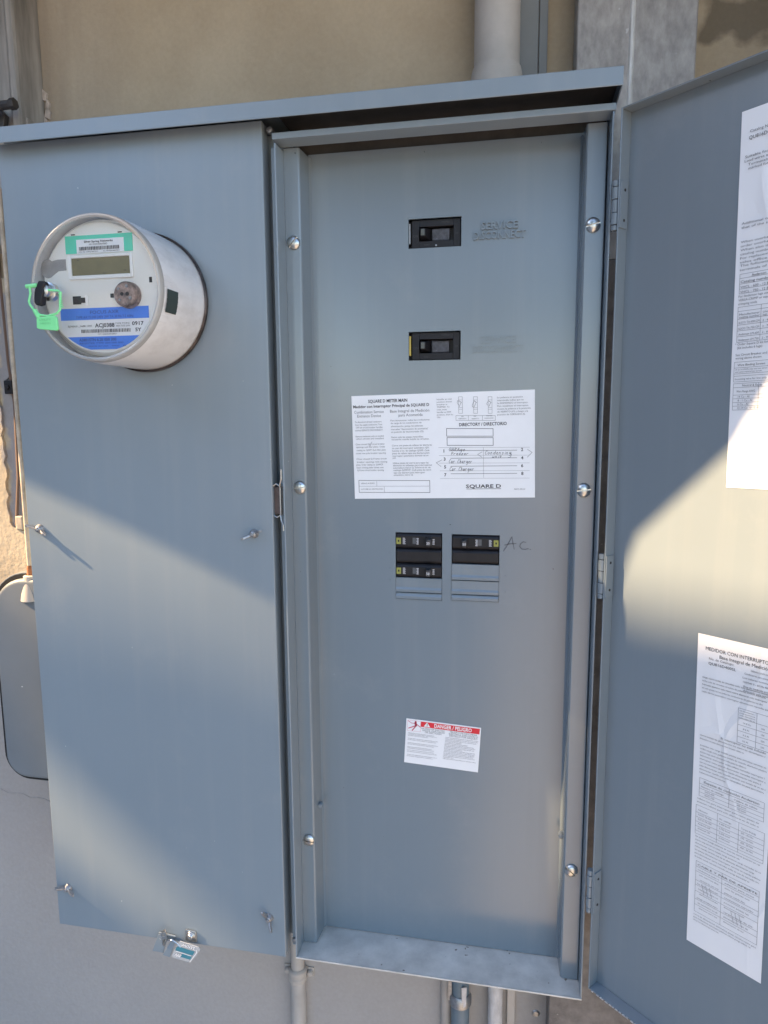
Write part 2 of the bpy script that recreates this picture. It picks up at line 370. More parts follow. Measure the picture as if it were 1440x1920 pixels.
nh = MB().box(-10.5, -7.6, -22, 2.5, -1.35, 4.65)
o = nh.build('added_house', mat('added_house_brick', (.16, .12, .10), .85, var=.2)); o['kind'] = 'structure'  # unseen house, added to block low sky from the door and shade the ground
o = MB().box(.74, 1.0, -.16, .158, -1.349, .8499).build('light_blocker_stub', 'stucco'); o['kind'] = 'structure'  # unseen stub added to keep light out of the gap behind the door
# unseen tree added behind the camera to darken the enamel's reflections
TRE = empty('reflection_tree', (-.9, -6.6, -1.35), 'unseen leafy tree added behind the camera to darken reflections in the enamel', 'tree')
tr_ = MB().tube([(0, 0, 0), (.05, .02, 1.6), (-.05, .0, 3.0), (.1, .1, 4.4)], [.17, .13, .10, .03], 10)
for az, h0 in ((.4, 1.9), (2.2, 2.3), (3.9, 2.0), (5.2, 2.7), (1.2, 3.0)):
    tr_.tube([(0, 0, h0), (.6 * math.cos(az), .6 * math.sin(az), h0 + .7), (1.4 * math.cos(az), 1.4 * math.sin(az), h0 + 1.3)], [.07, .05, .015], 6)
tr_.build('reflection_tree_trunk', mat('reflection_tree_bark', (.09, .07, .05), .9, var=.3), TRE, smooth=True)
lf = MB(); rl = random.Random(11)
clumps = [(rl.gauss(0, 1.15), rl.gauss(0, 1.0), 4.3 + rl.gauss(0, .85)) for _ in range(58)]
for cx, cy, cz in clumps:
    for _ in range(100):
        p = Vector((cx + rl.gauss(0, .3), cy + rl.gauss(0, .3), cz + rl.gauss(0, .25))); u = Vector((rl.gauss(0, 1), rl.gauss(0, 1), rl.gauss(0, 1))).normalized(); w = u.orthogonal().normalized()
        a1 = rl.uniform(.07, .12); lf.face([p - u * a1, p + w * a1 * .5, p + u * a1, p - w * a1 * .5])
lf.build('reflection_tree_crown', mat('reflection_tree_green', (.05, .085, .03), .6, var=.3, vscale=2), TRE, fix=False)
# ------------------------------------------------------------------ things fixed on the wall
# corner post, top left
t = empty('wall_post', (-.42, .135, .36), 'weathered grey metal post on the wall at the upper left', 'post')
def rel(mb, o): 
    return mb
def local(parent): return Vector(parent.location)
class LB(MB):
    """MB in world coordinates, moved into the parent's frame on build (parent only translated)"""
    def build(s, name, m, parent=None, **k):
        if parent:
            p = parent; off = Vector(p.location)
            while p.parent: p = p.parent; off += Vector(p.location)
            for v in s.b.verts: v.co -= off
        return MB.build(s, name, m, parent, **k)
LB().extr([(-.60, .112), (-.372, .112), (-.366, .106), (-.3575, .106), (-.3555, .110), (-.3555, .1595), (-.60, .1595)], 'z', .36, .849).build('channel', 'galv_dull', t, bevel=.001)
LB().box(-.364, -.3535, .118, .158, .36, .525).build('corner_plate', 'galv_dull', t, bevel=.001)
k = LB()
k.prism([(-.55, .548), (-.385, .536), (-.372, .522), (-.378, .500), (-.55, .49)], .098, .107).tube([(-.47, .083, .523), (-.345, .083, .527)], .0055, 10)
k.tube([(-.351, .083, .5268), (-.343, .083, .5271)], .0075, 6)
k.build('clamp_bolt', mat('dark_iron', (.06, .055, .052), .5, metal=.5, var=.3, vscale=80), t, bevel=.001)
LB().stroke([(-.40, .512), (-.37, .506), (-.355, .503)], .003, .1035).tube([(-.45, .10, .516), (-.39, .10, .507), (-.355, .104, .502)], .002, 6).build('tie_wire', 'cable', t)
cr = MB(); 
# peeling paint beside the post
for i in range(7):
    z = .50 + .011 * i + random.uniform(-.003, .003); x = -.352 + .004 * math.sin(i * 1.7)
    w = random.uniform(.003, .007)
    cr.prism([(x - w, z), (x + w * .6, z - .004), (x + w, z + .006), (x - w * .2, z + .012)], .1565, .1598)
tag(cr.build('peeling_paint', mat('flaked_paint', (.5, .42, .36), .8, var=.3, vscale=60)), 'curled flakes of cream paint on the wall beside the post', 'paint flakes')

# conduit above the cabinet
t = empty('large_conduit', (.2772, .12, .46), 'thick pale painted conduit rising from the top of the cabinet', 'conduit')
LB().lathe((.2772, .12, 0), [(.0268, .46), (.0268, .849)], 'z', 48).build('pipe', 'pvc', t, smooth=True)
LB().lathe((.2772, .12, 0), [(.0322, .46), (.0318, .505), (.0302, .519), (.0288, .5255), (.0268, .526)], 'z', 48).build('collar', 'pvc', t, smooth=True)
o = MB().box(.303, .3255, .146, .1595, .40, 0.849).box(.3262, .3365, .150, .1595, .40, 0.849)
tag(o.build('flat_duct', 'duct', bevel=.001), 'flat grey metal duct on the wall just right of the thick conduit', 'duct')
# galvanised column right of / behind the cabinet
t = empty('steel_column', (.43, .14, -1.35), 'wide speckled galvanised steel column behind the right of the cabinet', 'column')
LB().extr([(.3675, .155), (.3675, .106), (.369, .1045), (.4955, .1045), (.497, .106), (.497, .159), (.494, .159), (.494, .108), (.371, .108), (.371, .155)], 'z', .30, 0.849).build('channel', 'galv', t, bevel=.0008)
LB().extr([(.3675, .155), (.3675, .106), (.369, .1045), (.4955, .1045), (.497, .106), (.497, .159), (.494, .159), (.494, .108), (.371, .108), (.371, .155)], 'z', -1.35, .2995).build('lower_channel', mat('shade_darkened_steel', (.165, .150, .142), .65, metal=.1, var=.3, vscale=70, bump=.2, bscale=300, specks=.28, speck_col=(.3, .28, .26)), t, bevel=.0008)  # lower column darkened in its colour for the shade behind cabinet and door
LB().extr([(.4245, .1046), (.4262, .1030), (.4292, .1030), (.4308, .1046)], 'z', .33, 0.849).build('weld_seam', mat('pale_weld_seam', (.52, .52, .50), .6, metal=.2, var=.35, vscale=60, stretch=(1, 1, .3)), t)
LB().lathe((.353, .158, -.755), [(.0, -.006), (.004, -.0055), (.0065, -.003), (.0065, .0015)], 'y', 10).build('anchor_bolt', 'zinc_dull', t, smooth=True)

# small conduit with strap below the cabinet
t = empty('small_conduit', (-.010, .146, -1.35), 'thin painted conduit with a two-eared strap below the cabinet', 'conduit')
LB().lathe((-.010, .146, 0), [(.0118, -1.35), (.0118, -.733), (.0105, -.73), (.0105, -.55)], 'z', 24).build('pipe', 'conduit_wall', t, smooth=True)
sp = LB().lathe((-.010, .146, 0), [(.0118, -.752), (.0142, -.750), (.0142, -.744), (.0130, -.741), (.0142, -.738), (.0142, -.732), (.0112, -.729)], 'z', 24)
sp.box(-.034, -.0215, .152, .158, -.749, -.733).box(.0015, .014, .152, .158, -.749, -.733)
st = sp.build('strap', 'conduit_wall', t, bevel=.0012)
for x in (-.0275, .0085):
    q = MB(); off = Vector((-.010, .146, -1.35))
    q.lathe((x + .010, .152 - .146, -.741 + 1.35), [(.0, -.006), (.0035, -.0055), (.0055, -.003), (.0055, .001)], 'y', 10)
    q.build('screw', 'conduit_wall', st, smooth=True)

t = empty('blue_conduit', (.243, .135, -1.35), 'blue-grey plastic conduit with silver tape under the cabinet', 'conduit')
LB().lathe((.243, .135, 0), [(.0135, -1.35), (.0135, -.735), (.0128, -.732), (.0128, -.56)], 'z', 24).build('pipe', 'bluepvc', t, smooth=True)
LB().lathe((.243, .135, 0), [(.0137, -.738), (.0165, -.736), (.0165, -.724), (.0137, -.720)], 'z', 20, R(190), R(372)).box(.226, .231, .128, .14, -.73, -.70).build('strap', 'zinc_dull', t, smooth=True)
LB().prism([(.246, -.70), (.2535, -.698), (.2525, -.728), (.2485, -.733), (.2465, -.722)], .1195, .1208).build('tape_strip', mat('silver_tape', (.5, .5, .52), .35, metal=.3, var=.2, vscale=90), t)
t = empty('tan_conduit', (.2215, .15, -1.35), 'narrow tan conduit just left of the blue-grey one', 'conduit')
LB().lathe((.2215, .15, 0), [(.0085, -1.35), (.0085, -.56)], 'z', 20).build('pipe', 'conduit_wall', t, smooth=True)
LB().lathe((.2155, .1445, -.706), [(.0, -.006), (.004, -.0055), (.0062, -.003), (.0062, .003)], 'y', 10).build('screw', 'conduit_wall', t, smooth=True)
t = empty('rough_white_pipe', (.294, .14, -1.35), 'rough whitish pipe with flaking paint under the cabinet', 'pipe')
LB().lathe((.294, .14, 0), [(.0105, -1.35), (.0105, -.56)], 'z', 24).build('pipe', mat('flaking_white_paint', (.52, .5, .49), .7, var=.3, vscale=90, bump=.6, bscale=200, stretch=(1, 1, .4)), t, smooth=True)
o = MB().box(.311, .3225, .148, .1598, -1.35, -.56)
tag(o.build('wall_batten', 'conduit_wall', bevel=.001), 'slim painted batten right of the rough whitish pipe', 'batten')

# junction box at the left, half hidden behind the meter cover
t = empty('junction_box', (-.36, .12, -.43), 'rounded grey utility box on the wall left of the meter cover', 'junction box')
def rrect(x0, x1, z0, z1, rs, n=10):
    p = []
    for cx, cz, a, r in ((x1 - rs[1], z0 + rs[1], -90, rs[1]), (x1 - rs[2], z1 - rs[2], 0, rs[2]), (x0 + rs[3], z1 - rs[3], 90, rs[3]), (x0 + rs[0], z0 + rs[0], 180, rs[0])):
        for i in range(n + 1):
            q = R(a + 90 * i / n); p.append((cx + r * math.cos(q), cz + r * math.sin(q)))
    return p
LB().prism(rrect(-.4385, -.26, -.4180, -.0990, (.040, .02, .02, .061)), .0765, .1598).build('back_box', 'box', t, bevel=.001)
LB().prism(rrect(-.4368, -.26, -.4160, -.1008, (.039, .02, .02, .060)), .0748, .0765).build('gasket', 'rubber', t)
LB().prism(rrect(-.4270, -.26, -.4085, -.1060, (.033, .02, .02, .054)), .0630, .0748).build('cover', 'box', t, bevel=.0085, seg=6)
hb = LB().lathe((-.3685, .073, 0), [(.0150, -.138), (.0135, -.128), (.0098, -.112), (.0095, -.103), (.006, -.1015)], 'z', 28)
hb.build('hub', 'conduit_wall', t, smooth=True)
t = empty('thin_riser', (-.3735, .073, -.1015), 'thin cream pipe, rusty at its foot, entering the grey utility box', 'pipe')
LB().lathe((-.3685, .073, 0), [(.0034, -.092), (.0034, .42)], 'z', 16).build('pipe', 'tan', t, smooth=True)
LB().lathe((-.3685, .073, 0), [(.0040, -.112), (.0046, -.10), (.0042, -.092), (.0034, -.088)], 'z', 16).build('rusty_end', 'rust', t, smooth=True)
rj = random.Random(5)
def jag(a, b, n, amp, axis):
    o_ = []
    for i in range(n + 1):
        p = [a[0] + (b[0] - a[0]) * i / n, a[1] + (b[1] - a[1]) * i / n]; p[axis] += rj.uniform(-amp, amp) if 0 < i < n else 0; o_.append(tuple(p))
    return o_
o = MB().prism([(-.70, -1.34), (.70, -1.34), (.70, -.30), (-.29, -.30)] + jag((-.29, -.052), (-.436, -.056), 22, .0022, 1) + jag((-.440, -.053), (-.460, -.046), 4, .002, 1) + jag((-.463, -.040), (-.466, .31), 34, .0028, 0) + [(-.70, .31)], .1545, .1602).build('plaster_coat', 'stucco', wall)
o = MB().prism(jag((-.452, .175), (-.449, .325), 18, .002, 0) + jag((-.437, .325), (-.434, .19), 16, .003, 0), .1552, .1602).build('plaster_flake', 'stucco', wall)
ck = MB(); rk = random.Random(9)
for a_, b_ in (((-.56, -.489), (-.375, -.507)), ((-.33, -.70), (-.30, -.716)), ((.20, -.69), (.235, -.72))):
    pts = [(a_[0] + (b_[0] - a_[0]) * i / 14, a_[1] + (b_[1] - a_[1]) * i / 14 + rk.uniform(-.0025, .0025)) for i in range(15)]
    for (xa, za), (xb, zb) in zip(pts, pts[1:]): ck.prism([(xa, za), (xb, zb), (xb, zb + .0014), (xa, za + .0014)], .1535, .1548)
o = ck.build('paint_ridge', 'stucco', wall); o['kind'] = 'stuff'
t = empty('old_cable', (-.444, .156, -.04), 'thin old brown cable clipped to the wall left of the meter cover', 'cable')
LB().tube([(-.447, .155, .42), (-.445, .155, .29), (-.443, .155, .2), (-.438, .155, .14), (-.442, .155, .03), (-.452, .155, -.045)], .0022, 6).build('wire', 'cable', t, smooth=True)
LB().box(-.450, -.437, .150, .1595, .156, .176).tube([(-.4435, .1505, .166), (-.4435, .147, .166)], .004, 8).build('clip', 'black', t, bevel=.001)
cl = MB()
tag(MB().box(-.4515, -.4385, .152, .1597, -.052, -.030).build('wall_stub', 'tan', bevel=.002), 'small cream plastic stub on the wall at the cable end', 'fitting')

# ------------------------------------------------------------------ the cabinet
CAB = empty('electrical_cabinet', (.05, .16, -.585), 'grey steel meter main cabinet with its right door standing open', 'electrical cabinet')
e = LB()
e.box(-.292, .0385, .0305, .1595, -.574, .4395)                       # meter side box
e.box(.0385, .3985, .145, .1595, -.5815, .4395)                      # back of breaker side
e.hexa([(.3975, 0, -.5815), (.3993, 0, -.5815), (.3993, .145, -.5815), (.3975, .145, -.5815), (.3982, 0, .4225), (.4000, 0, .4225), (.4000, .145, .4225), (.3982, .145, .4225)])
e.box(.0385, .0405, -.0005, .145, -.5815, .4195)
e.box(.0305, .0385, .012, .0305, -.574, .4195)
e.build('enclosure', 'paint', CAB, bevel=.0006)
h = LB()
h.extr([(-.0205, .4372), (-.0190, .4372), (-.0190, .4532), (.159, .4632), (.159, .4650), (-.0205, .4550)], 'x', -.3205, .4048)
h.box(.4030, .4048, -.0190, .11, .4372, .4525)
h.box(.0405, .4030, .110, .1445, .4240, .4560)
h.build('rain_hood', 'paint', CAB, bevel=.0007)
h = LB().extr([(0, .4232), (0, .4302), (.0015, .4302), (.0015, .4247), (.0260, .4247), (.0260, .4232)], 'x', .0362, .4015)
h.build('top_rail', 'paint', CAB, bevel=.0008)
LB().box(.0410, .4028, -.0185, .1440, .4508, .4522).box(.0410, .3970, .0620, .0640, .4262, .4506).build('hood_shade_plate', mat('hood_shade_dark', (.035, .031, .028), .8, var=.3, vscale=40), CAB)  # dark plates added; shade of the cavity under the hood in their colour
s = LB().extr([(-.0012, -.5824), (-.0012, -.5800), (.0015, -.5806), (.061, -.5806), (.061, -.5824)], 'x', .0385, .3993)
s.build('bottom_sill', 'sill', CAB, bevel=.0005)
LB().lathe((.0345, .012, -.566), [(0, -.004), (.003, -.0035), (.0042, -.0015), (.0042, .001)], 'y', 12).build('screw', 'zinc_dull', CAB, smooth=True)
LB().lathe((.0312, .0105, .4365), [(0, -.004), (.003, -.0035), (.0042, -.0015), (.0042, .001)], 'y', 12).build('screw', 'zinc_dull', CAB, smooth=True)

# catch on the partition, seen edge on
c = LB().box(.0230, .0245, .0035, .030, .002, .037).box(.0325, .0340, .0035, .030, .002, .037)
c.box(.0230, .034, .018, .020, .002, .037).tube([(.0238, .004, .037), (.0285, .004, .040), (.0333, .004, .037)], .0012, 6).tube([(.0238, .004, .002), (.0285, .004, -.0005), (.0333, .004, .002)], .0009, 6)
c.tube([(.0365, -.0005, .0575), (.0363, -.0005, .046), (.0345, .000, .040), (.0338, .002, .036)], .0011, 6).tube([(.0338, .002, .002), (.0350, .0005, -.004), (.0375, -.0008, -.009), (.0378, -.0008, -.016)], .0011, 6)
CT = c.build('catch', 'zinc', CAB, bevel=.0003)
LB().box(.0246, .0324, .0065, .0175, .003, .036).build('catch_plate', mat('brown_catch_steel', (.10, .075, .07), .5, metal=.4, var=.3, vscale=120), CT, bevel=.0006)

# meter cover
mc = LB().box(-.3078, .0247, 0, .0016, -.5836, .444)
mc.box(.0231, .0247, .0016, .0200, -.5836, .444).box(-.3078, -.3062, .0016, .026, -.5836, .444).box(-.3062, .0231, .0016, .0200, -.5836, -.582)
COVER = mc.build('meter_cover', 'paint', CAB, bevel=.0022, seg=3)

def wing_nut_mesh():
    b = MB()
    b.lathe((0, 0, 0), [(.0, -.0105), (.0017, -.0105), (.0017, -.0075), (.0027, -.0072), (.0042, -.002), (.0046, 0)], 'y', 14)
    for s in (-1, 1):
        pts = [(.002, -.001), (.0105, -.0095), (.0118, -.0125), (.0108, -.0148), (.0085, -.0148), (.0055, -.0115), (.002, -.0065)]
        f = [b.b.verts.new((s * x, y, .0011)) for x, y in pts]; r = [b.b.verts.new((s * x, y, -.0011)) for x, y in pts]
        b.b.faces.new(f); b.b.faces.new(r[::-1])
        for i in range(len(pts)): b.b.faces.new((f[i], r[i], r[(i + 1) % len(pts)], f[(i + 1) % len(pts)]))
    return b
wn = wing_nut_mesh().build('wing_nut', 'zinc_dull', COVER, bevel=.0005)
base = Vector(CAB.location)
for i, (x, z, a, sc) in enumerate(((-.2905, -.0215, 24, 1.35), (.0005, -.0205, -24, 1.25), (-.2895, -.5255, 14, 1.3), (.0035, -.529, 66, 1.3))):
    w = wn if i == 0 else wn.copy()
    if i: COL.objects.link(w); w.parent = COVER
    w.location = Vector((x, -.0002, z)) - base; w.rotation_euler = (0, R(a), 0); w.scale = (sc, .74, sc)

# hasp at the bottom of the cover
hs = LB().prism([(-.165, -.6005), (-.1545, -.5735), (-.1440, -.5735), (-.148, -.601)], -.004, -.0028)
hs.prism([(-.148, -.601), (-.1335, -.5765), (-.1285, -.580), (-.1375, -.603)], -.0075, -.006)
hs.tube([(-.1545, -.002, -.5725), (-.1300, -.002, -.5750)], .0013, 8)
HASP = hs.build('hasp', 'paint', COVER, bevel=.0008)
hb = LB().prism([(-.1160, -.5640), (-.1145, -.5622), (-.1015, -.5632), (-.1000, -.5650), (-.1000, -.579), (-.1155, -.579)], -.0026, -.0003)
hb.lathe((-.1077, -.0026, -.5705), [(0, -.004), (.0030, -.0035), (.0045, -.001), (.0058, -.001), (.0062, 0)], 'y', 18)
hb.build('riveted_plate', 'zinc', COVER, bevel=.0006)
lp = LB().tube([(-.1475, -.005, -.588), (-.1462, -.008, -.572), (-.1430, -.011, -.562), (-.1405, -.011, -.559), (-.1395, -.010, -.565), (-.1405, -.008, -.575), (-.1445, -.006, -.585)], .0011, 8)
lp.lathe((-.1428, -.010, -.5685), [(.0022, -.0012), (.0046, -.0012), (.0046, .0012), (.0022, .0012), (.0022, -.0012)], 'y', 18)
lp.build('staple', 'zinc', COVER, smooth=True)

# dead front with real openings
D = .0595
holes = [(.1800, .2418, .3132, .3462), (.1801, .2420, .1846, .2180), (.1630, .2214, -.1096, -.0245), (.2330, .2912, -.1086, -.0252)]
x0, x1, z0, z1 = .0600, .3755, -.5795, .4240
xs = sorted({x0, x1, *[h[0] for h in holes], *[h[1] for h in holes]}); zs = sorted({z0, z1, *[h[2] for h in holes], *[h[3] for h in holes]})
d = LB()
for i in range(len(xs) - 1):
    for j in range(len(zs) - 1):
        cx, cz = (xs[i] + xs[i + 1]) / 2, (zs[j] + zs[j + 1]) / 2
        if any(h[0] < cx < h[1] and h[2] < cz < h[3] for h in holes): continue
        d.face([(xs[i], D, zs[j]), (xs[i + 1], D, zs[j]), (xs[i + 1], D, zs[j + 1]), (xs[i], D, zs[j + 1])])
for hx0, hx1, hz0, hz1 in holes:
    for a, b in (((hx0, hz0), (hx1, hz0)), ((hx1, hz0), (hx1, hz1)), ((hx1, hz1), (hx0, hz1)), ((hx0, hz1), (hx0, hz0))):
        d.face([(a[0], D, a[1]), (b[0], D, b[1]), (b[0], D + .0018, b[1]), (a[0], D + .0018, a[1])])
bmesh.ops.remove_doubles(d.b, verts=d.b.verts[:], dist=1e-6)
d.box(.0600, .3755, D, D + .0018, .4240, .4258)
DEAD = d.build('dead_front', 'paint_in', CAB, fix=False)
for p in DEAD.data.polygons: pass
rb = LB().extr([(.0400, .0590), (.0400, .0275), (.0407, .0268), (.0575, .0268), (.0592, .0285), (.0612, .0565), (.0632, D - .0004), (.0640, D + .0016), (.0590, D + .0016), (.0560, .0290), (.0420, .0290), (.0420, .0590)], 'z', -.5797, .4230)
rb.build('rib', 'paint_in', DEAD, bevel=.0009, seg=3)
rb = LB().extr([(.3968, .0590), (.3968, .0275), (.3961, .0268), (.3770, .0268), (.3755, .0285), (.3738, .0565), (.3722, D - .0004), (.3714, D + .0016), (.3760, D + .0016), (.3785, .0290), (.3948, .0290), (.3948, .0590)], 'z', -.5797, .4225)
rb.build('rib', 'paint_in', DEAD, bevel=.0009, seg=3)

def screw_mesh():
    b = MB(); r, hh = .0075, .0042
    prof = [(r, 0), (r, -.0008), (r * .93, -hh * .45), (r * .72, -hh * .76), (r * .42, -hh * .94), (r * .12, -hh)]
    for sgn in (-1, 1):
        n = 16; rings = []
        for rr, h in prof:
            rings.append([b.b.verts.new((rr * math.cos(math.pi * i / n), h, sgn * (.0007 + rr * math.sin(math.pi * i / n)))) for i in range(n + 1)])
        for p, q in zip(rings, rings[1:]):
            for i in range(n): b.b.faces.new((p[i], p[i + 1], q[i + 1], q[i]))
        b.b.faces.new(rings[-1]);
        edge = [rg[0] for rg in rings] + [rg[-1] for rg in rings[::-1]]
        b.b.faces.new(edge)
    b.lathe((0, 0, 0), [(.0076, 0), (.0076, -.0009), (0, -.0010)], 'y', 24)
    return b
sc = screw_mesh().build('cover_screw', 'zinc', DEAD, smooth=True)
for i, (x, z, a) in enumerate(((.0503, .3190, -50), (.0510, .0335, -8), (.0518, -.4310, 8), (.3851, .3199, -14), (.3845, .0346, -8), (.3846, -.4320, 38))):
    w = sc if i == 0 else sc.copy()
    if i: COL.objects.link(w); w.parent = DEAD
    w.location = Vector((x, .0266, z)) - base; w.rotation_euler = (0, R(a), 0)
for zc, dp in ((.3289, .0024), (.2017, .0010)):
    b = LB()
    text(b, "SERVICE", .2645, zc + .0008, .0084, D, x1=.3058, depth=dp, bold=dp > .002); text(b, "DISCONNECT", .2560, zc - .0098, .0084, D, x1=.3145, depth=dp, bold=dp > .002)
    b.build('embossed_lettering', 'paint_in', DEAD, fix=False)
b = LB()
for pts in ([(.2959, -.0445), (.2989, -.0398), (.303, -.0319), (.3058, -.0264)], [(.3058, -.0264), (.307, -.0339), (.3087, -.0417)], [(.2971, -.0369), (.303, -.0353), (.311, -.0346)],
            [(.3225, -.0329), (.3191, -.0322), (.316, -.035), (.3152, -.038), (.3177, -.0412), (.3216, -.0416), (.3255, -.0402)], [(.3276, -.0412), (.3281, -.0416)]):
    b.stroke(pts, .0008, D - .0003)
b.build('handwritten_mark', mat('pencil_mark', (.07, .075, .09), .6), DEAD, fix=False)
# filler plates closing unused breaker spaces (half depth lips)
def filler_plate(x0, x1, z0, z1):
    b = LB().extr([(D + .0010, z1), (D + .0002, z1 - .0004), (D - .0003, z0 + .0066), (D - .0018, z0 + .0042), (D - .0016, z0 + .0008), (D + .0016, z0 + .0003), (D + .0024, z0 + .0003), (D + .0024, z1)], 'x', x0 + .0004, x1 - .0004)
    return b.build('filler_plate', 'paint_in', DEAD)
filler_plate(.1630, .2214, -.1007, -.0820); filler_plate(.1630, .2214, -.1096, -.1012)
filler_plate(.2330, .2912, -.0826, -.0624); filler_plate(.2330, .2912, -.1006, -.0831); filler_plate(.2330, .2912, -.1086, -.1011)
for x, z in ((.1555, -.0505), (.1555, -.0700), (.1550, -.0855), (.2985, -.0755), (.2985, -.0950)): LB().box(x - .0012, x + .0012, D - .0004, D + .0005, z - .0009, z + .0009).build('embossed_pip', 'paint_in', DEAD, bevel=.0003)
# loose plug buttons low on the ribs
for x, z in ((.0625, -.3920), (.3725, -.3990)):
    LB().lathe((x, .045, z), [(0, -.0035), (.003, -.003), (.0035, 0), (.0035, .004)], 'y', 12).build('bolt', 'paint_in', DEAD, smooth=True)

# ------------------------------------------------------------------ main breakers
def main_breaker(x0, x1, z0, z1, label, strip):
    t = empty('main_breaker', ((x0 + x1) / 2, D + .02, z0), label, 'main breaker', group='main breakers marked service disconnect')
    w, h = x1 - x0, z1 - z0; Y = D + .0035
    X = lambda u: x0 + u * w
    Z = lambda v: z1 - v * h
    b = LB(); sl = (X(.20), X(.85), Z(.74), Z(.26)); a0, a1, c0, c1 = x0 + .0035, x1 - .0012, z0 + .0008, z1 - .0008
    b.box(a0, sl[0], Y, Y + .03, c0, c1).box(sl[1], a1, Y, Y + .03, c0, c1).box(sl[0], sl[1], Y, Y + .03, c0, sl[2]).box(sl[0], sl[1], Y, Y + .03, sl[3], c1)
    b.box(sl[0], sl[1], Y + .010, Y + .03, sl[2], sl[3])
    b.box(x0 - .002, a0, Y + .008, Y + .03, c0 - .001, c1 + .001).box(a1, x1 + .002, Y + .008, Y + .03, c0 - .001, c1 + .001)
    b.build('case', 'black', t, bevel=.0005)
    for u, v in ((.125, .30), (.115, .78), (.905, .16), (.905, .79)):
        LB().lathe((X(u), Y, Z(v)), [(.0013, -.0001), (.0013, .004)], 'y', 12).lathe((X(u), Y - .0001, Z(v)), [(0, 0), (.0013, 0)], 'y', 12).build('screw_hole', 'black_dark', t)
    # sliding plate, then toggle
    LB().box(X(.43), X(.77), Y + .004, Y + .0105, sl[2] + .0006, sl[3] - .0014).build('slide', 'dusty_plastic', t, bevel=.0012, seg=3)
    hd = LB().hexa([(X(.22), Y + .009, Z(.72)), (X(.415), Y + .009, Z(.72)), (X(.415), Y + .009, Z(.28)), (X(.22), Y + .009, Z(.28)),
                    (X(.235), Y - .0075, Z(.62)), (X(.33), Y - .0075, Z(.62)), (X(.33), Y - .0075, Z(.36)), (X(.235), Y - .0075, Z(.36))])
    hn = hd.build('toggle', 'black', t, bevel=.0007)
    LB().box(X(.247), X(.318), Y - .0083, Y - .0074, Z(.60), Z(.38)).build('toggle_cap', 'handle', hn, bevel=.0003)
    e = LB(); text(e, "ON", X(.085), Z(.60), .0028, Y - .0001); text(e, "OFF", X(.885), Z(.56), .0022, Y - .0001, x1=X(.94)); text(e, "TRIPPED", X(.62), Z(.155), .0018, Y - .0001, x1=X(.78))
    text(e, "RESET", X(.30), Z(.90), .0016, Y - .0001, x1=X(.40))
    e.build('moulded_lettering', mat('moulded_mark', (.045, .045, .05), .5), t, fix=False)
    sb = LB().box(x0 + .0004, x0 + .0020, Y - .001, Y + .006, z0 + h * .18, z1 - h * .14)
    sb.build('side_strip', strip, t)
    if strip == 'zinc_dull': LB().lathe((X(.52), Y, Z(.90)), [(0, -.0006), (.0010, -.0004), (.0012, 0)], 'y', 10).build('rivet', 'zinc_dull', t)
    return t
main_breaker(*holes[0][:2], *holes[0][2:], 'black main breaker beside the upper deep SERVICE DISCONNECT lettering', 'zinc_dull')
main_breaker(*holes[1][:2], *holes[1][2:], 'black main breaker with a yellow strip, beside the faint SERVICE DISCONNECT lettering', 'brass')

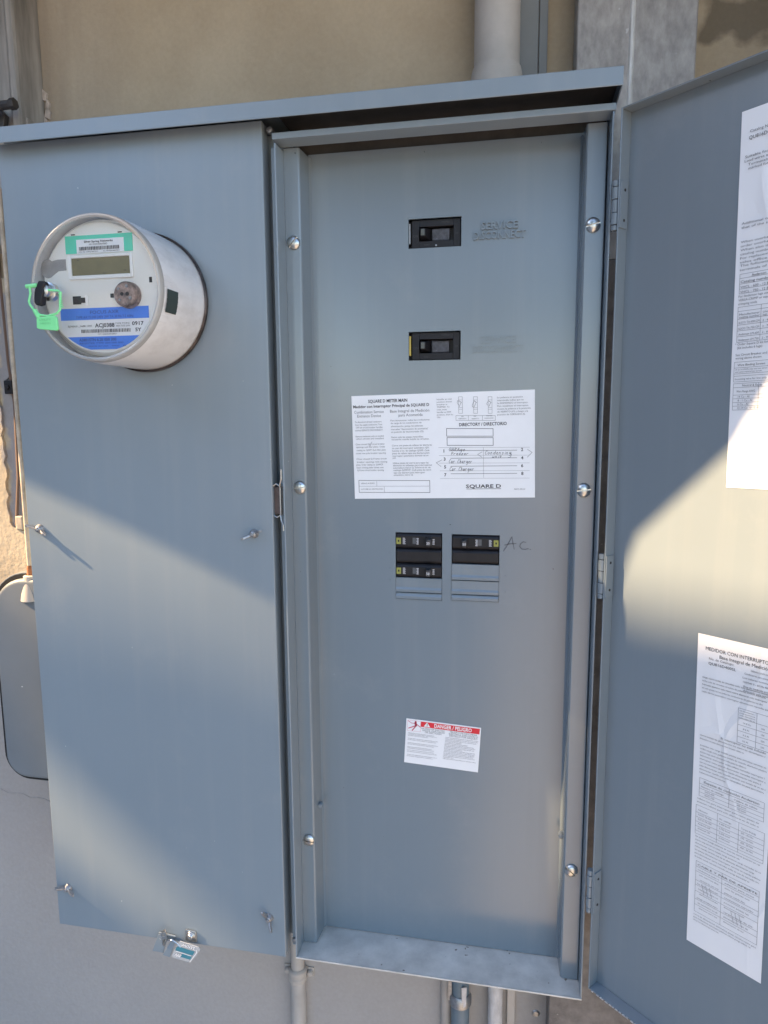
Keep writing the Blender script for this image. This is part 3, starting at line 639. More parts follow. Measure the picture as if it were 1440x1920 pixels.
# ------------------------------------------------------------------ branch breakers
def breaker(x0, x1, z0, z1, row, flip, label, two):
    """row = (zlow, zhigh) of the strip that carries the handle"""
    t = empty('circuit_breaker', ((x0 + x1) / 2, D + .02, z0), label, 'circuit breaker', group='black breakers fitted in the dead front')
    W_ = x1 - x0; U = (lambda u: x1 - u * W_) if flip else (lambda u: x0 + u * W_)
    def bx(b, u0, u1, y0, y1, za, zb):
        a, c = sorted((U(u0), U(u1))); return b.box(a, c, y0, y1, za, zb)
    Y = D - .0012; r0, r1 = row; rm = (r0 + r1) / 2
    b = LB()
    if r1 - r0 > .9 * (z1 - z0): ranges = [(z0, z1)]
    elif r0 - z0 > z1 - r1: ranges = [(z0, r0 - .0003), (r0, z1)]
    else: ranges = [(z0, r1), (r1 + .0003, z1)]
    for za, zb in ranges:
        raised = za <= rm <= zb; yy = Y if raised else Y + .0006
        b.extr([(yy + .022, za + .0003), (yy + .003, za + .0003), (yy + .0012, za + .0018), (yy, za + .0038), (yy, zb - .0038), (yy + .0012, zb - .0018), (yy + .003, zb - .0003), (yy + .022, zb - .0003)], 'x', x0 + .0006, x1 - .0006)
    b.build('case', 'black', t, bevel=.0003)
    ql = LB(); bx(ql, .015, .115, Y - .0004, Y + .0005, rm - .0042, rm + .0036).build('emblem', 'yellow', t)
    ql = LB(); bx(ql, .05, .08, Y - .0007, Y - .0003, rm - .0014, rm + .0010).build('emblem_centre', 'black', t)
    p = LB(); a, c = sorted((U(.155), U(.215)))
    for i in range(6): p.rect(a, c - (.0006 if i % 2 else 0), rm - .0042 + i * .0014, rm - .0033 + i * .0014, Y - .0003)
    a, c = sorted((U(.455), U(.50)))
    for i in range(5): p.rect(a + (.0004 if i % 2 else 0), c, rm - .0042 + i * .0017, rm - .0030 + i * .0017, Y - .0003)
    a, c = sorted((U(.80 if not flip else .93), U(.845 if not flip else .96)))
    if not flip:
        for i in range(4): p.rect(a, c, rm - .0040 + i * .0019, rm - .0028 + i * .0019, Y - .0003)
    p.build('printed_marks', 'white_worn', t, fix=False)
    q = LB(); bx(q, .37, .45, Y - .0002, Y + .0002, rm - .0036, rm + .0040).build('status_window', mat('smoked_window', (.09, .095, .10), .25), t)
    q = LB(); bx(q, .53, .66, Y - .0003, Y + .0004, rm - .0052, rm + .0048).build('handle_slot', 'black_dark', t)
    a, c = sorted((U(.66), U(.79))); m_ = (c - a) * .18
    hd = LB().hexa([(a, Y + .001, rm - .0055), (c, Y + .001, rm - .0055), (c, Y + .001, rm + .0050), (a, Y + .001, rm + .0050),
                    (a + m_, Y - .0105, rm - .0042), (c - m_, Y - .0105, rm - .0042), (c - m_, Y - .0105, rm + .0038), (a + m_, Y - .0105, rm + .0038)])
    hn = hd.build('handle', 'grip', t, bevel=.0008)
    n_ = LB(); text(n_, "50" if two else "20", (a + c) / 2 - .0020, rm - .0020, .0030, Y - .01065, x1=(a + c) / 2 + .0020); n_.build('rating', 'white', hn, fix=False)
    return t
breaker(.1634, .2210, -.0446, -.0250, (-.0446, -.0250), False, 'single black breaker, top left, above the wide two-pole one', False)
breaker(.1634, .2210, -.0815, -.0449, (-.0815, -.0640), False, 'two-pole black breaker, lower left, blank above its handle', True)
breaker(.2334, .2908, -.0619, -.0256, (-.0440, -.0256), True, 'two-pole black breaker beside the handwritten Ac mark', True)

# ------------------------------------------------------------------ directory label on the dead front
LBL = empty('directory_label', (.1118, D - .0004, .0167), 'large white directory label with handwritten circuits, below the main breakers', 'label', ry=-R(1.3))
LW, LH = .2200, .1268
MB().prism([(0, 0), (LW, 0), (LW, LH), (0, LH)], -.00025, .0003).build('label_sheet', 'paper', LBL)
TY = -.00045
def C3(x, y):   # layout grid of the label: 1440 wide drawing to label metres
    f = (x - 72) / 1300
    return ((x - 85) / 1287 * LW, LH - (y - (87 - 47 * f)) / (730 + 35 * f) * LH)
def T3(mb, s, x, y, h, x2=None, bold=False, align='l'):
    a, z = C3(x, y); b = C3(x2, y)[0] if x2 else None
    text(mb, s, a, z, h * .000171, TY, x1=b, bold=bold, align=align)
b = MB()
T3(b, "SQUARE D METER MAIN", 207, 134, 22, 490, True); T3(b, "Medidor con Interruptor Principal de SQUARE D", 96, 172, 20, 645, True)
T3(b, "DIRECTORY / DIRECTORIO", 853, 297, 22, 1182, True)
for n, x, y in (("1", 741, 483), ("3", 741, 541), ("5", 743, 597), ("7", 743, 653), ("2", 1278, 472), ("4", 1278, 531), ("6", 1278, 587), ("8", 1279, 643)): T3(b, n, x, y, 22, bold=True)
T3(b, "SQUARE D", 895, 737, 24, 1140, True)
a_, z_ = C3(898, 744); b_, _ = C3(1140, 744); b.rect(a_, b_, z_ - .0003, z_ + .0002, TY)
b.build('heading_print', 'ink', LBL, fix=False)
b = MB()
T3(b, "Combination Service", 102, 210, 20, 318); T3(b, "Entrance Device", 124, 237, 20, 297); T3(b, "Base Integral de Medición", 364, 202, 20, 645); T3(b, "para Acometida", 425, 229, 20, 597)
b.build('subheading_print', 'ink_soft', LBL, fix=False)
b = MB()
left = [(275, "To disconnect all load conductors"), (295, "from the supply conductors, Turn"), (314, "OFF all circuit breaker handles"), (334, "marked SERVICE DISCONNECT."), (376, "Remove twistouts only as needed"), (393, "when circuits are installed."),
        (432, "Close unused QO circuit breaker"), (452, "openings with filler plates. Order"), (474, "catalog no. QOFP. Each filler plate"), (496, "closes one pole breaker opening."), (536, "Close unused Q-Frame circuit"), (558, "breaker openings with closing"), (578, "plates. Order catalog no. Q2MFCP"), (598, "Each closing plate closes one"), (617, "Q-Frame circuit breaker opening.")]
for i, (y, s_) in enumerate(left): T3(b, s_, 104 + (i % 3) * 3, y, 11.5, 300 + (i * 37) % 34)
right = [(263, "Para desconectar todos los conductores"), (282, "de carga de los conductores de", 588), (304, "alimentación, ponga las palancas", 597), (325, 'marcadas "desconexión de acometida"', 636), (344, "en posición de desconectado (O).", 604), (381, "Retire sólo las piezas removibles", 598), (397, "necesarias cuando instale los circuitos.", 640),
         (440, "Cierre con piezas de relleno las aberturas", 658), (459, "sin usar del interruptor automático QO.", 640), (478, "Solicite el no. de catálogo QOFP. Cada", 640), (496, "pieza de relleno tapa una abertura para", 640), (514, "interruptor automático derivado de un", 632), (528, "polo.", 400),
         (565, "Utilice piezas de cierre para tapar las", 632), (582, "aberturas no utilizadas para interruptores", 656), (599, "automáticos marco Q. Solicite el no. de", 646), (616, "catálogo Q2MFCP. Cada pieza de cierre", 650), (634, "tapa una abertura para interruptor", 606), (650, "automático, marco Q.", 520)]
for i, r_ in enumerate(right): T3(b, r_[1], 366 + i * .7, r_[0], 11.5, r_[2] if len(r_) > 2 else 645)
for i, s_ in enumerate(("Handle at mid", "position shows", "breaker is", "TRIPPED. To", "reset, move", "handle to OFF", "position, then to", "ON.")): T3(b, s_, 699, 114 + i * 18, 10, (802, 805, 772, 788, 768, 798, 812, 724)[i])
for i, s_ in enumerate(("La palanca en posición", "intermedia indica que se", "ha DISPARADO el interruptor.", "Para restablecer el interruptor,", "mueva la palanca a la posición", "de ABIERTO (O), y luego a la", "posición de CERRADO (I).")): T3(b, s_, 1118, 101 + i * 20, 11, (1290, 1296, 1328, 1330, 1344, 1326, 1308)[i])
T3(b, "SERVICE AMPERES", 136, 710, 9, 236); T3(b, "CUSTOMER NO. IDENTIFICATION", 132, 752, 9, 296); T3(b, "80273-505-02", 1232, 749, 9, 1306)
T3(b, "ON", 868, 233, 8); T3(b, "CERRADO", 848, 248, 8, 905); T3(b, "OFF", 955, 231, 8); T3(b, "ABIERTO", 940, 248, 8, 992); T3(b, "TRIPPED", 1040, 228, 8, 1085); T3(b, "DISPARADO", 1030, 245, 8, 1092)
b.build('body_print', 'ink_soft', LBL, fix=False)
b = MB()
def line(x1_, y1_, x2_, y2_, w): b.stroke([C3(x1_, y1_), C3(x2_, y2_)], w, TY)
def rc(xa, ya, xb, yb, w): line(xa, ya, xb, ya, w); line(xa, yb, xb, yb, w); line(xa, ya, xa, yb, w); line(xb, ya, xb, yb, w)
rc(119, 684, 638, 770, .00055); line(119, 726, 632, 724, .0003); line(252, 690, 252, 726, .0003); line(306, 730, 306, 768, .0003)
rc(765, 313, 1088, 367, .0006); rc(767, 377, 1088, 432, .0006)
for y in (448, 504, 559, 614, 668): line(706 + (y - 448) / 30, y, 1336, y - 3, .00022)
for y in (470, 524, 581, 635): line(790, y, 1250, y - 4, .0005)
line(1020, 446, 1020, 662, .00025)
rc(832, 222, 1104, 256, .0003); line(918, 222, 918, 256, .0003); line(1016, 222, 1016, 256, .0003)
for i, x in enumerate((864, 968, 1068)):
    rc(x - 12, 90, x + 14, 206, .0003)
    for yy in (112, 166, 178): line(x - 12, yy, x + 14, yy, .00025)
    line(x - 10, 118, x + 8, 130, .0005); line(x + 6, 128, x - 8, 160, .0004)
    q = [(x - 12, 122), (x - 20, 118 + i * 8), (x - 22, 132 + i * 6), (x - 12, 150)] if i != 1 else [(x - 8, 116), (x - 20, 144), (x - 22, 160), (x - 10, 164)]
    b.stroke([C3(*p_) for p_ in q], .00035, TY)
b.build('ruled_lines', 'ink_soft', LBL, fix=False)
# pen writing
ST = {'G': [[(.6, .85), (.3, 1), (.05, .5), (.25, 0), (.6, .1), (.6, .45), (.35, .45)]], 'A': [[(0, 0), (.3, 1), (.55, 0)], [(.1, .4), (.5, .4)]], 'R': [[(.05, 0), (.1, 1), (.5, .8), (.12, .5), (.55, 0)]],
      'g': [[(.5, .55), (.2, .6), (.05, .3), (.3, .15), (.5, .5), (.45, -.3), (.1, -.35)]], 'e': [[(.1, .35), (.5, .4), (.3, .6), (.05, .3), (.25, 0), (.55, .1)]], 'F': [[(.1, 0), (.12, 1), (.55, .95)], [(.1, .5), (.45, .5)]],
      'r': [[(.05, 0), (.1, .6), (.15, .45), (.45, .6)]], 'z': [[(.05, .55), (.45, .55), (.05, 0), (.5, .05)]], 'C': [[(.65, .85), (.35, 1), (.05, .5), (.2, .02), (.6, .1)]], 'h': [[(.1, 0), (.15, 1)], [(.1, .35), (.35, .6), (.45, 0)]],
      'a': [[(.45, .55), (.15, .55), (.05, .2), (.2, 0), (.42, .45), (.45, .05), (.55, 0)]], 'o': [[(.3, .6), (.05, .3), (.25, 0), (.5, .3), (.3, .6)]], 'n': [[(.05, 0), (.08, .6)], [(.08, .4), (.3, .6), (.42, 0)]], 'd': [[(.45, .5), (.15, .55), (.05, .2), (.25, 0), (.45, .3), (.5, 1), (.48, 0)]],
      'i': [[(.15, .55), (.17, 0)], [(.2, .8), (.22, .82)]], 's': [[(.45, .5), (.15, .55), (.1, .38), (.4, .22), (.3, 0), (.05, .08)]], 'u': [[(.05, .6), (.08, .1), (.3, 0), (.42, .6), (.45, 0)]], 't': [[(.2, .9), (.22, .05), (.4, 0)], [(.0, .6), (.45, .62)]], ' ': []}
def pen(mb, s_, x, y, sx, sy, tilt=0.):
    for ch in s_:
        for pl in ST[ch]: mb.stroke([C3(x + (u + v * .22) * sx, y - v * sy - tilt * u) for u, v in pl], .00036, TY - .0002)
        x += sx * (.72 if ch != 'i' else .4)
b = MB()
pen(b, "GARAge", 775, 472, 28, 22); pen(b, "Freezer", 792, 500, 25, 20); pen(b, "Condensing", 1028, 496, 27, 26); pen(b, "unit", 1078, 520, 28, 18); pen(b, "Car Charger", 776, 560, 21, 28); pen(b, "Car Charger", 780, 614, 22, 28)
for pl in ([(728, 536), (688, 556), (722, 584)], [(1322, 460), (1353, 482), (1320, 516)], [(1012, 478), (980, 496), (1010, 516)], [(1200, 484), (1214, 496), (1205, 516), (1190, 518)], [(204, 428), (212, 436), (226, 408)]): b.stroke([C3(*p_) for p_ in pl], .00036, TY - .0002)
b.build('pen_writing', 'pen', LBL, fix=False)

# ------------------------------------------------------------------ danger label
DL = empty('danger_label', (.1730, D - .0004, -.3280), 'small white danger label with red banner near the bottom of the panel', 'label', ry=R(3.1))
DW, DH = .0958, .0604
MB().prism([(0, 0), (DW, 0), (DW, DH), (0, DH)], -.00025, .0003).build('label_sheet', 'paper', DL)
K = DW / 1110.
def Dp(x, y):   # 1440-wide drawing of the label with its tilt removed
    xx = x - (178 - (y - 130) * .05); return (xx * K, DH - (y - 130 - xx * .128) * K * .93)
b = MB(); b.face([(p[0], TY, p[1]) for p in (Dp(392, 268), Dp(1258, 380), Dp(1263, 288), Dp(397, 178))]); b.build('red_banner', 'red', DL)
b = MB()
a_, z_ = Dp(594, 278); text(b, "DANGER / PELIGRO", a_, z_ + .0002, .0049, TY - .0002, x1=Dp(1145, 330)[0], bold=True)
b.face([(p[0], TY - .0002, p[1]) for p in (Dp(437, 262), Dp(535, 276), Dp(489, 192))]); b.build('banner_lettering', 'white', DL, fix=False)
b = MB(); x_, z_ = Dp(489, 240); b.rect(x_ - .0004, x_ + .0004, z_ - .0006, z_ + .0024, TY - .0004).rect(x_ - .0004, x_ + .0004, z_ - .0018, z_ - .0010, TY - .0004); b.build('warning_mark', 'ink', DL, fix=False)
b = MB(); b.stroke([Dp(198, 155), Dp(392, 178), Dp(388, 352), Dp(190, 335), Dp(198, 155)], .0002, TY)
for pl, w in (([(205, 168), (255, 205), (310, 215)], .0007), ([(310, 205), (385, 275)], .0010), ([(315, 205), (322, 250)], .0028), ([(320, 250), (212, 293)], .0012), ([(325, 250), (300, 285), (265, 330)], .0012), ([(317, 185), (320, 196)], .0022)): b.stroke([Dp(*p_) for p_ in pl], w, TY - .0001)
b.build('shock_pictogram', 'redline', DL, fix=False)
b = MB()
def TD(s_, x, y, h, x2): 
    a1, z1_ = Dp(x, y); text(b, s_, a1, z1_, h * K, TY, x1=Dp(x2, y)[0])
for i, (s_, xa, xb) in enumerate((("HAZARD OF ELECTRIC", 402, 755), ("SHOCK, EXPLOSION", 415, 745), ("OR ARC FLASH", 455, 700))): TD(s_, xa, 306 + i * 34 , 25, xb)
for i, (s_, xa, xb) in enumerate((("PELIGRO DE DESCARGA", 828, 1225), ("ELÉCTRICA, EXPLOSIÓN O", 812, 1238), ("DESTELLO POR ARQUEO", 818, 1230))): TD(s_, xa, 358 + i * 32, 25, xb)
for i, (y, n) in enumerate(((378, 52), (398, 58), (420, 40), (470, 60), (492, 56), (545, 60), (567, 52), (615, 48), (637, 52), (670, 52), (694, 58), (748, 58), (772, 50))): TD(filler(n, i), 205 - i * 2, y, 15, 205 + n * 7.4)
for i in range(16): TD(filler(62, 40 + i), 760 - i * 2.4, 445 + i * 24, 15, (1246, 1240, 1215, 1000, 1090, 1180, 1200, 1185, 1010, 1195, 1200, 1190, 1170, 1195, 880, 1210)[i])
b.build('fine_print', 'ink_soft', DL, fix=False)

# ------------------------------------------------------------------ door (pan with flanges), hinged at the right
TH = R(-41); HX, HY = .4152, .0015
DO = bpy.data.objects.new('door', None)
door_off = Vector((HX, HY, -.556)) - base
dm = MB(); HT = .9765    # door frame: x along the panel, -y towards the viewer, z up from the door's foot
dm.box(0, .36, 0, .0016, 0, HT)
dm.box(0, .0016, -.016, 0, 0, HT).box(.3584, .36, -.016, 0, 0, HT)
dm.box(.0016, .3584, -.016, 0, 0, .0016).box(.0016, .3584, -.016, 0, HT - .0016, HT)
DOOR = dm.build('door', 'paint_in', CAB, bevel=.0007)
bpy.data.objects.remove(DO)
DOOR.location = door_off; DOOR.rotation_euler = (0, 0, TH)
# bottom flange edge: chipped paint
b = MB()
for i in range(14):
    x = .004 + i * .0045 + random.uniform(0, .003); b.prism([(x, -.0004), (x + random.uniform(.002, .005), -.0006), (x + .003, random.uniform(.0006, .0016)), (x + .001, .0009)], -.0166, -.0158)
b.build('paint_chip', mat('bare_chipped_metal', (.55, .55, .55), .5, metal=.5, var=.3, vscale=200), DOOR)
for z0_, z1_ in ((.3045, .3535), (-.0815, -.0310), (-.4600, -.4055)):
    b = MB(); ca, sa = math.cos(-TH), math.sin(-TH)
    def tol(x, y): dx, dy = x - HX, y - HY; return (dx * ca - dy * sa, dx * sa + dy * ca)
    kx, ky = tol(.4035, -.0055); n = 5; gap = .0008; L_ = (z1_ - z0_ + 0.0)
    cuts = [0, .115, .36, .62, .87, 1.0]
    for i in range(5):
        za, zb = z0_ + .556 + cuts[i] * L_ + gap / 2, z0_ + .556 + cuts[i + 1] * L_ - gap / 2
        b.lathe((kx, ky, 0), [(0, za), (.0042 - (.0004 if i % 2 == 0 else 0), za), (.0042 - (.0004 if i % 2 == 0 else 0), zb), (0, zb)], 'z', 16)
        if i % 2: b.box(kx, .0024, -.0135, -.012, za, zb)
    b.box(.0017, .0030, -.0152, -.0022, z0_ + .556 + .002, z1_ + .556 - .002)
    b.build('hinge', 'paint_in', DOOR, bevel=.0003)
    for zz in (.2, .8): MB().lathe((.0030, -.008, z0_ + .556 + zz * L_), [(0, .0006), (.0012, .0005), (.0016, 0)], 'x', 10).build('spot_weld', 'black_dark', DOOR)
M_door = Matrix.Translation(Vector((HX, HY, -.556))) @ Matrix.Rotation(TH, 4, 'Z')
def door_thing(name, x, z, label, cat, rot=0.):
    o = empty(name, M_door @ Vector((x, -.0002, z + .556)), label, cat, rz=TH); o.rotation_mode = 'XYZ'; o.rotation_euler = (0, rot, TH); return o
DOFF = -.0035      # hinge root offset between survey plane and panel
PH = .3335
# upper sheet
s1 = door_thing('instruction_sheet', .1225 + DOFF, .0500, 'upper white instruction sheet on the open door, its lower part in sunlight', 'paper sheet', R(-1.1))
def sheet(par, w, h, seed):
    b = MB(); nx, nz = 12, 40; g_ = {}
    for i in range(nx + 1):
        for j in range(nz + 1):
            x, z = w * i / nx, h * j / nz
            q = math.sin(i * 1.1 + j * .27 + seed) * math.sin(j * .41 + seed * 2)
            y = -.0003 - .0005 * max(0, q) * (1 if 0 < i < nx and 0 < j < nz else 0)
            g_[i, j] = b.b.verts.new((x, y, z))
    for i in range(nx):
        for j in range(nz): b.b.faces.new((g_[i, j], g_[i + 1, j], g_[i + 1, j + 1], g_[i, j + 1]))
    return b.build('paper', 'sheet', par, smooth=True)
SW = .0750
sheet(s1, SW, PH, 1)
SY = -.0011
b = MB(); hd = MB(); ln = MB()
def TS(mb, s_, x, zt, h, x1=None, bold=False): text(mb, s_, x, PH - zt, h, SY, x1=x1, bold=bold)
def table(z0_, rows, x0_, x1_, cols=()):
    for r_ in rows: ln.stroke([(x0_, PH - z0_ - r_), (x1_, PH - z0_ - r_)], .00026, SY)
    for c_ in (x0_, *cols, x1_): ln.stroke([(c_, PH - z0_), (c_, PH - z0_ - rows[-1])], .00026, SY)
TS(b, "Catalog No.", .0081, .0200, .0024, x1=.0260); TS(hd, "QU816D400SL", .0074, .0257, .0031, x1=.0330)
for i, (s_, x, z_) in enumerate((("Suitable for use as service equipment", .0048, .0405), ("Load wires and neutral lugs rated 75 C", .0045, .0440), ("Terminals for copper or aluminum", .0075, .0475), ("marked for use with 60 or 75 C wire", .0080, .0508))): TS(hd if i < 2 else b, s_, x, z_, .0021, x1=.069 - i % 2 * .004)
for z_, s_ in ((.0970, "Additional or replacement parts and"), (.1005, "that of the service equipment"), (.1130, "When overhead service is needed"), (.1165, "order overhead hub kit separately"), (.1200, "When also installing breakers see"), (.1235, "catalog number on the breaker"), (.1270, "For replacement parts see local"), (.1305, "sales office."), (.1335, "The following lugs fit the line"), (.1372, "terminals of this device")): TS(b, s_, .0042, z_, .0020, x1=.0042 + len(s_) * .00188)
table(.1400, (0, .0037, .0086, .0130, .0172), .0047, .0700)
TS(hd, "Anderson", .0150, .1432, .0022); TS(hd, "Catalog number", .0056, .1478, .0022, x1=.0320); TS(b, "VHCL - 600 - 12 B", .0056, .1525, .0021, x1=.0300); TS(b, "VHCL - 750 - 12 B", .0056, .1568, .0021, x1=.0300)
for i, s_ in enumerate(("For Anderson lugs use", "VERSA-CRIMP or equal", "crimping tools")): TS(b, s_, .0043, .1605 + i * .0033, .0020)
table(.1690, (0, .0037, .0105, .0158, .0210, .0262, .0312), .0043, .0700, (.0245, .0480))
for i, (z_, s_) in enumerate(((.1765, "Manufacturer"), (.1790, "catalog number"), (.1838, "ILSCO TA-600-CM"), (.1890, "ILSCO TA-750-CM"), (.1942, "Anderson LM-600"), (.1992, "Anderson LM-750"))): TS(b, s_, .0055, z_, .0019, x1=.0235); TS(b, ("Line side", "lugs", "2 - 600 kcmil", "2 - 750 kcmil", "2 - 600 kcmil", "2 - 750 kcmil")[i], .0262, z_, .0018)
TS(b, "* Order Square D kit for these lugs", .0030, .2030, .0020); TS(b, "(kit includes 6 lugs)", .0050, .2062, .0020)
TS(b, "See Circuit Breaker and panel for", .0038, .2125, .0020); TS(b, "wiring above shown", .0038, .2155, .0020)
table(.2180, (0, .0052, .0106, .0126, .0178), .0030, .0700); TS(hd, "Wire Binding Screws", .0060, .2217, .0020); TS(b, "Incoming wire for line only", .0042, .2342, .0018)
TS(b, "14 to 10 AWG may use two wires of same size", .0042, .2255, .0014); TS(b, "and same material per screw", .0042, .2276, .0014)
table(.2374, (0, .0036, .0104, .0137, .0172, .0205, .0240), .0030, .0700, (.0255,))
TS(hd, "Neutral & Equip", .0110, .2402, .0019); TS(hd, "Wire Range AWG", .0060, .2455, .0019, x1=.0225)
for i, s_ in enumerate(("14 Cu - Al", "8 - 1 Cu - Al", "6 Cu - Al", "12-14 Cu 10-12 Al")): TS(b, s_, .0075, .2503 + i * .0034, .0018)
b.build('body_print', 'ink_soft', s1, fix=False); hd.build('heading_print', 'ink', s1, fix=False); ln.build('ruled_lines', 'ink_soft', s1, fix=False)
# lower sheet
s2 = door_thing('instruction_sheet', .1103 + DOFF, -.4306, 'lower white instruction sheet on the open door, creased, headed MEDIDOR', 'paper sheet', R(-1.1))
sheet(s2, SW, PH, 4)
b = MB(); hd = MB(); ln = MB()
TS(hd, "MEDIDOR CON INTERRUPTOR", .0085, .0150, .0036, x1=.0705); TS(hd, "Base Integral de Medición", .0223, .0205, .0034, x1=.0690)
TS(b, "No. de Catálogo:", .0122, .0240, .0022, x1=.0362); TS(hd, "QU816D400SL", .0118, .0290, .0027, x1=.0384)
for i, (s_, x) in enumerate((("Gabinete a prueba de lluvia", .0520), ("Conductores para acometida", .0465), ("Los valores nominales", .0450), ("120/240 V~ 60 Hz 400 A", .0455), ("Base de medición socket", .0460), ("Adecuado para servicio", .0460))): TS(b, s_, x, .0255 + i * .0042, .0019, x1=.0715)
for i in range(5): TS(hd if i in (0, 2) else b, filler(64, 90 + i), .0063, .0440 + i * .0037, .0018, x1=(.0700, .0665, .0680, .0640, .0705)[i])
table(.0640, (0, .0100, .0165, .0225, .0285, .0345), .0424, .0715, (.0595,))
for i in range(4): TS(b, filler(18, 70 + i), .0436, .0668 + i * .0023, .0013, x1=.0580); TS(b, ("14-8 Cu", "8-6 Al", "4-2 Al", "1/0 Al")[i], .0475, .0785 + i * .0060, .0016); TS(b, ("100", "150", "200", "250")[i], .0640, .0785 + i * .0060, .0016)
TS(hd, "El interruptor no está incluido", .0270, .1012, .0020, x1=.0690)
for i in range(2): TS(b, filler(60, 118 + i), .0060, .1045 + i * .0036, .0017, x1=.0690 - i * .02)
for i in range(9): TS(b, filler(60 + i % 3, 120 + i), .0068, .1150 + i * .0036, .0017, x1=(.0700, .0705, .0520, .0690, .0700, .0660, .0705, .0690, .0330)[i])
table(.1490, (0, .0060, .0112, .0152, .0192), .0076, .0700, (.0373,))
TS(hd, "Zapatas de conexión Anderson", .0115, .1532, .0022, x1=.0655); TS(b, "Número de catálogo", .0095, .1585, .0017, x1=.0320); TS(b, "Calibre de cables", .0420, .1585, .0017, x1=.0640)
TS(b, "VHCL-600", .0130, .1628, .0016); TS(b, "VHCL-750", .0130, .1668, .0016); TS(b, "600 kcmil", .0450, .1628, .0016); TS(b, "750 kcmil", .0450, .1668, .0016)
for i in range(2): TS(b, filler(50, 140 + i), .0060, .1722 + i * .0036, .0016, x1=.0660)
table(.1790, (0, .0078, .0128, .0178, .0228, .0278, .0310), .0050, .0715, (.0269, .0478))
for i, s_ in enumerate(("Fabricante", "ILSCO TA-600", "ILSCO TA-750", "Anderson LM", "Anderson LM")): TS(b, s_, .0075, .1845 + i * .0050, .0016); TS(b, ("No. catálogo", "6-600 kcmil", "2-750 kcmil", "2-600 kcmil", "2-750 kcmil")[i], .0290, .1845 + i * .0050, .0016); TS(b, ("Torque lb-pulg", "375 - 42 Nm", "375 - 42 Nm", "450 - 50 Nm", "450 - 50 Nm")[i], .0500, .1845 + i * .0050, .0016)
for i in range(7): TS(hd if i == 3 else b, filler(62, 160 + i), .0055, .2135 + i * .0037, .0016, x1=(.0690, .0500, .0700, .0640, .0700, .0690, .0600)[i])
table(.2395, (0, .0060, .0112, .0210, .0262, .0330, .0420, .0480, .0560), .0073, .0696, (.0340,))
TS(hd, "CABLE Y PAR DE APRIETE", .0090, .2440, .0019, x1=.0680)
for i in range(9): TS(b, filler(20, 180 + i), .0095 + .0012 * (i % 3), .2490 + i * .0052, .0015, x1=.0310); TS(b, filler(20, 210 + i), .0370, .2490 + i * .0052, .0015, x1=.0650 - .004 * (i % 3))
for i in range(3): ln.stroke([(.0140 + i * .004, PH - .262), (.0165 + i * .004, PH - .272)], .0003, SY); ln.stroke([(.0440 + i * .004, PH - .275), (.0470 + i * .004, PH - .286)], .0003, SY)
for i in range(3): TS(b, filler(62, 230 + i), .0068, .2995 + i * .0032, .0015, x1=(.0690, .0640, .0330)[i])
b.build('body_print', 'ink_soft', s2, fix=False); hd.build('heading_print', 'ink', s2, fix=False); ln.build('ruled_lines', 'ink_soft', s2, fix=False)

# ------------------------------------------------------------------ electric meter
MC = (-.1251, 0, .2529)
MT = empty('electric_meter', (MC[0], 0, MC[2] - .08), 'round electric meter with clear cover and blue nameplate on the left cover', 'electric meter')
LB().lathe(MC, [(.0735, -.0005), (.0790, -.0010), (.0802, -.004), (.0798, -.0075), (.0785, -.0085), (.0778, -.007), (.0772, -.004)], 'y', 72).build('sealing_ring', 'rustring', MT, smooth=True)
# cover: side wall, rounded shoulder, front window
sh = LB().lathe(MC, [(.0775, -.0030), (.0773, -.030), (.0768, -.066), (.0764, -.088), (.0755, -.0965)], 'y', 96)
sh.build('cover_side', 'shell', MT, smooth=True)
rm_ = LB().lathe(MC, [(.0755, -.0965), (.0752, -.1010), (.0742, -.1030), (.0726, -.1036), (.0706, -.1026)], 'y', 96)
rm_.build('cover_rim', 'rim', MT, smooth=True)
LB().lathe(MC, [(.0706, -.1026), (.04, -.1034), (.0, -.1036)], 'y', 72).build('cover_window', 'glass', MT, smooth=True)
PC = (-.1290, 0, .2570); PYL = -.088
LB().lathe((MC[0], 0, MC[2]), [(.0742, -.045), (.0738, -.080), (.0700, -.0865), (.0690, -.087)], 'y', 80).build('inner_bezel', mat('inner_bezel_grey', (.50, .48, .43), .5, var=.08, vscale=40), MT, smooth=True)
FP = LB().lathe((MC[0] - .0025, 0, MC[2] + .0025), [(.0705, -.084), (.0672, -.0872), (.0668, PYL), (0, PYL)], 'y', 80).build('faceplate', 'plate', MT, smooth=True)
b = LB().box(-.1655, -.0876, PYL - .0007, PYL, .2918, .3098); GL = b.build('green_label', 'teal', MT)
LB().box(-.1522, -.0973, PYL - .0010, PYL - .0006, .2914, .3056).build('white_panel', 'paper', GL)
b = LB(); yy = PYL - .0013
text(b, "Silver Spring Networks", -.1430, .3022, .0020, yy, x1=-.1095, bold=True); text(b, "0013500300AE8D", -.1372, .2995, .0016, yy, x1=-.1160)
rnd = random.Random(3); x = -.1492
while x < -.1032:
    w = rnd.choice((.0005, .0008, .0011)); b.rect(x, x + w, .2945, .2981, yy); x += w + rnd.choice((.0005, .0007))
text(b, "FCC ID: OWS-NIC511", -.1495, .2923, .0013, yy, x1=-.1275); text(b, "IC: 5975A-NIC511", -.1210, .2923, .0013, yy, x1=-.1025)
b.build('label_print', 'ink', GL, fix=False)
for x in (-.1560, -.1015): LB().box(x - .0022, x + .0022, PYL - .0006, PYL + .0002, .3106, .3116).build('slot', 'black_dark', MT)
b = LB(); f4 = (-.1635, -.0880, .2650, .2900); g4 = (-.1592, -.0914, .2690, .2868)
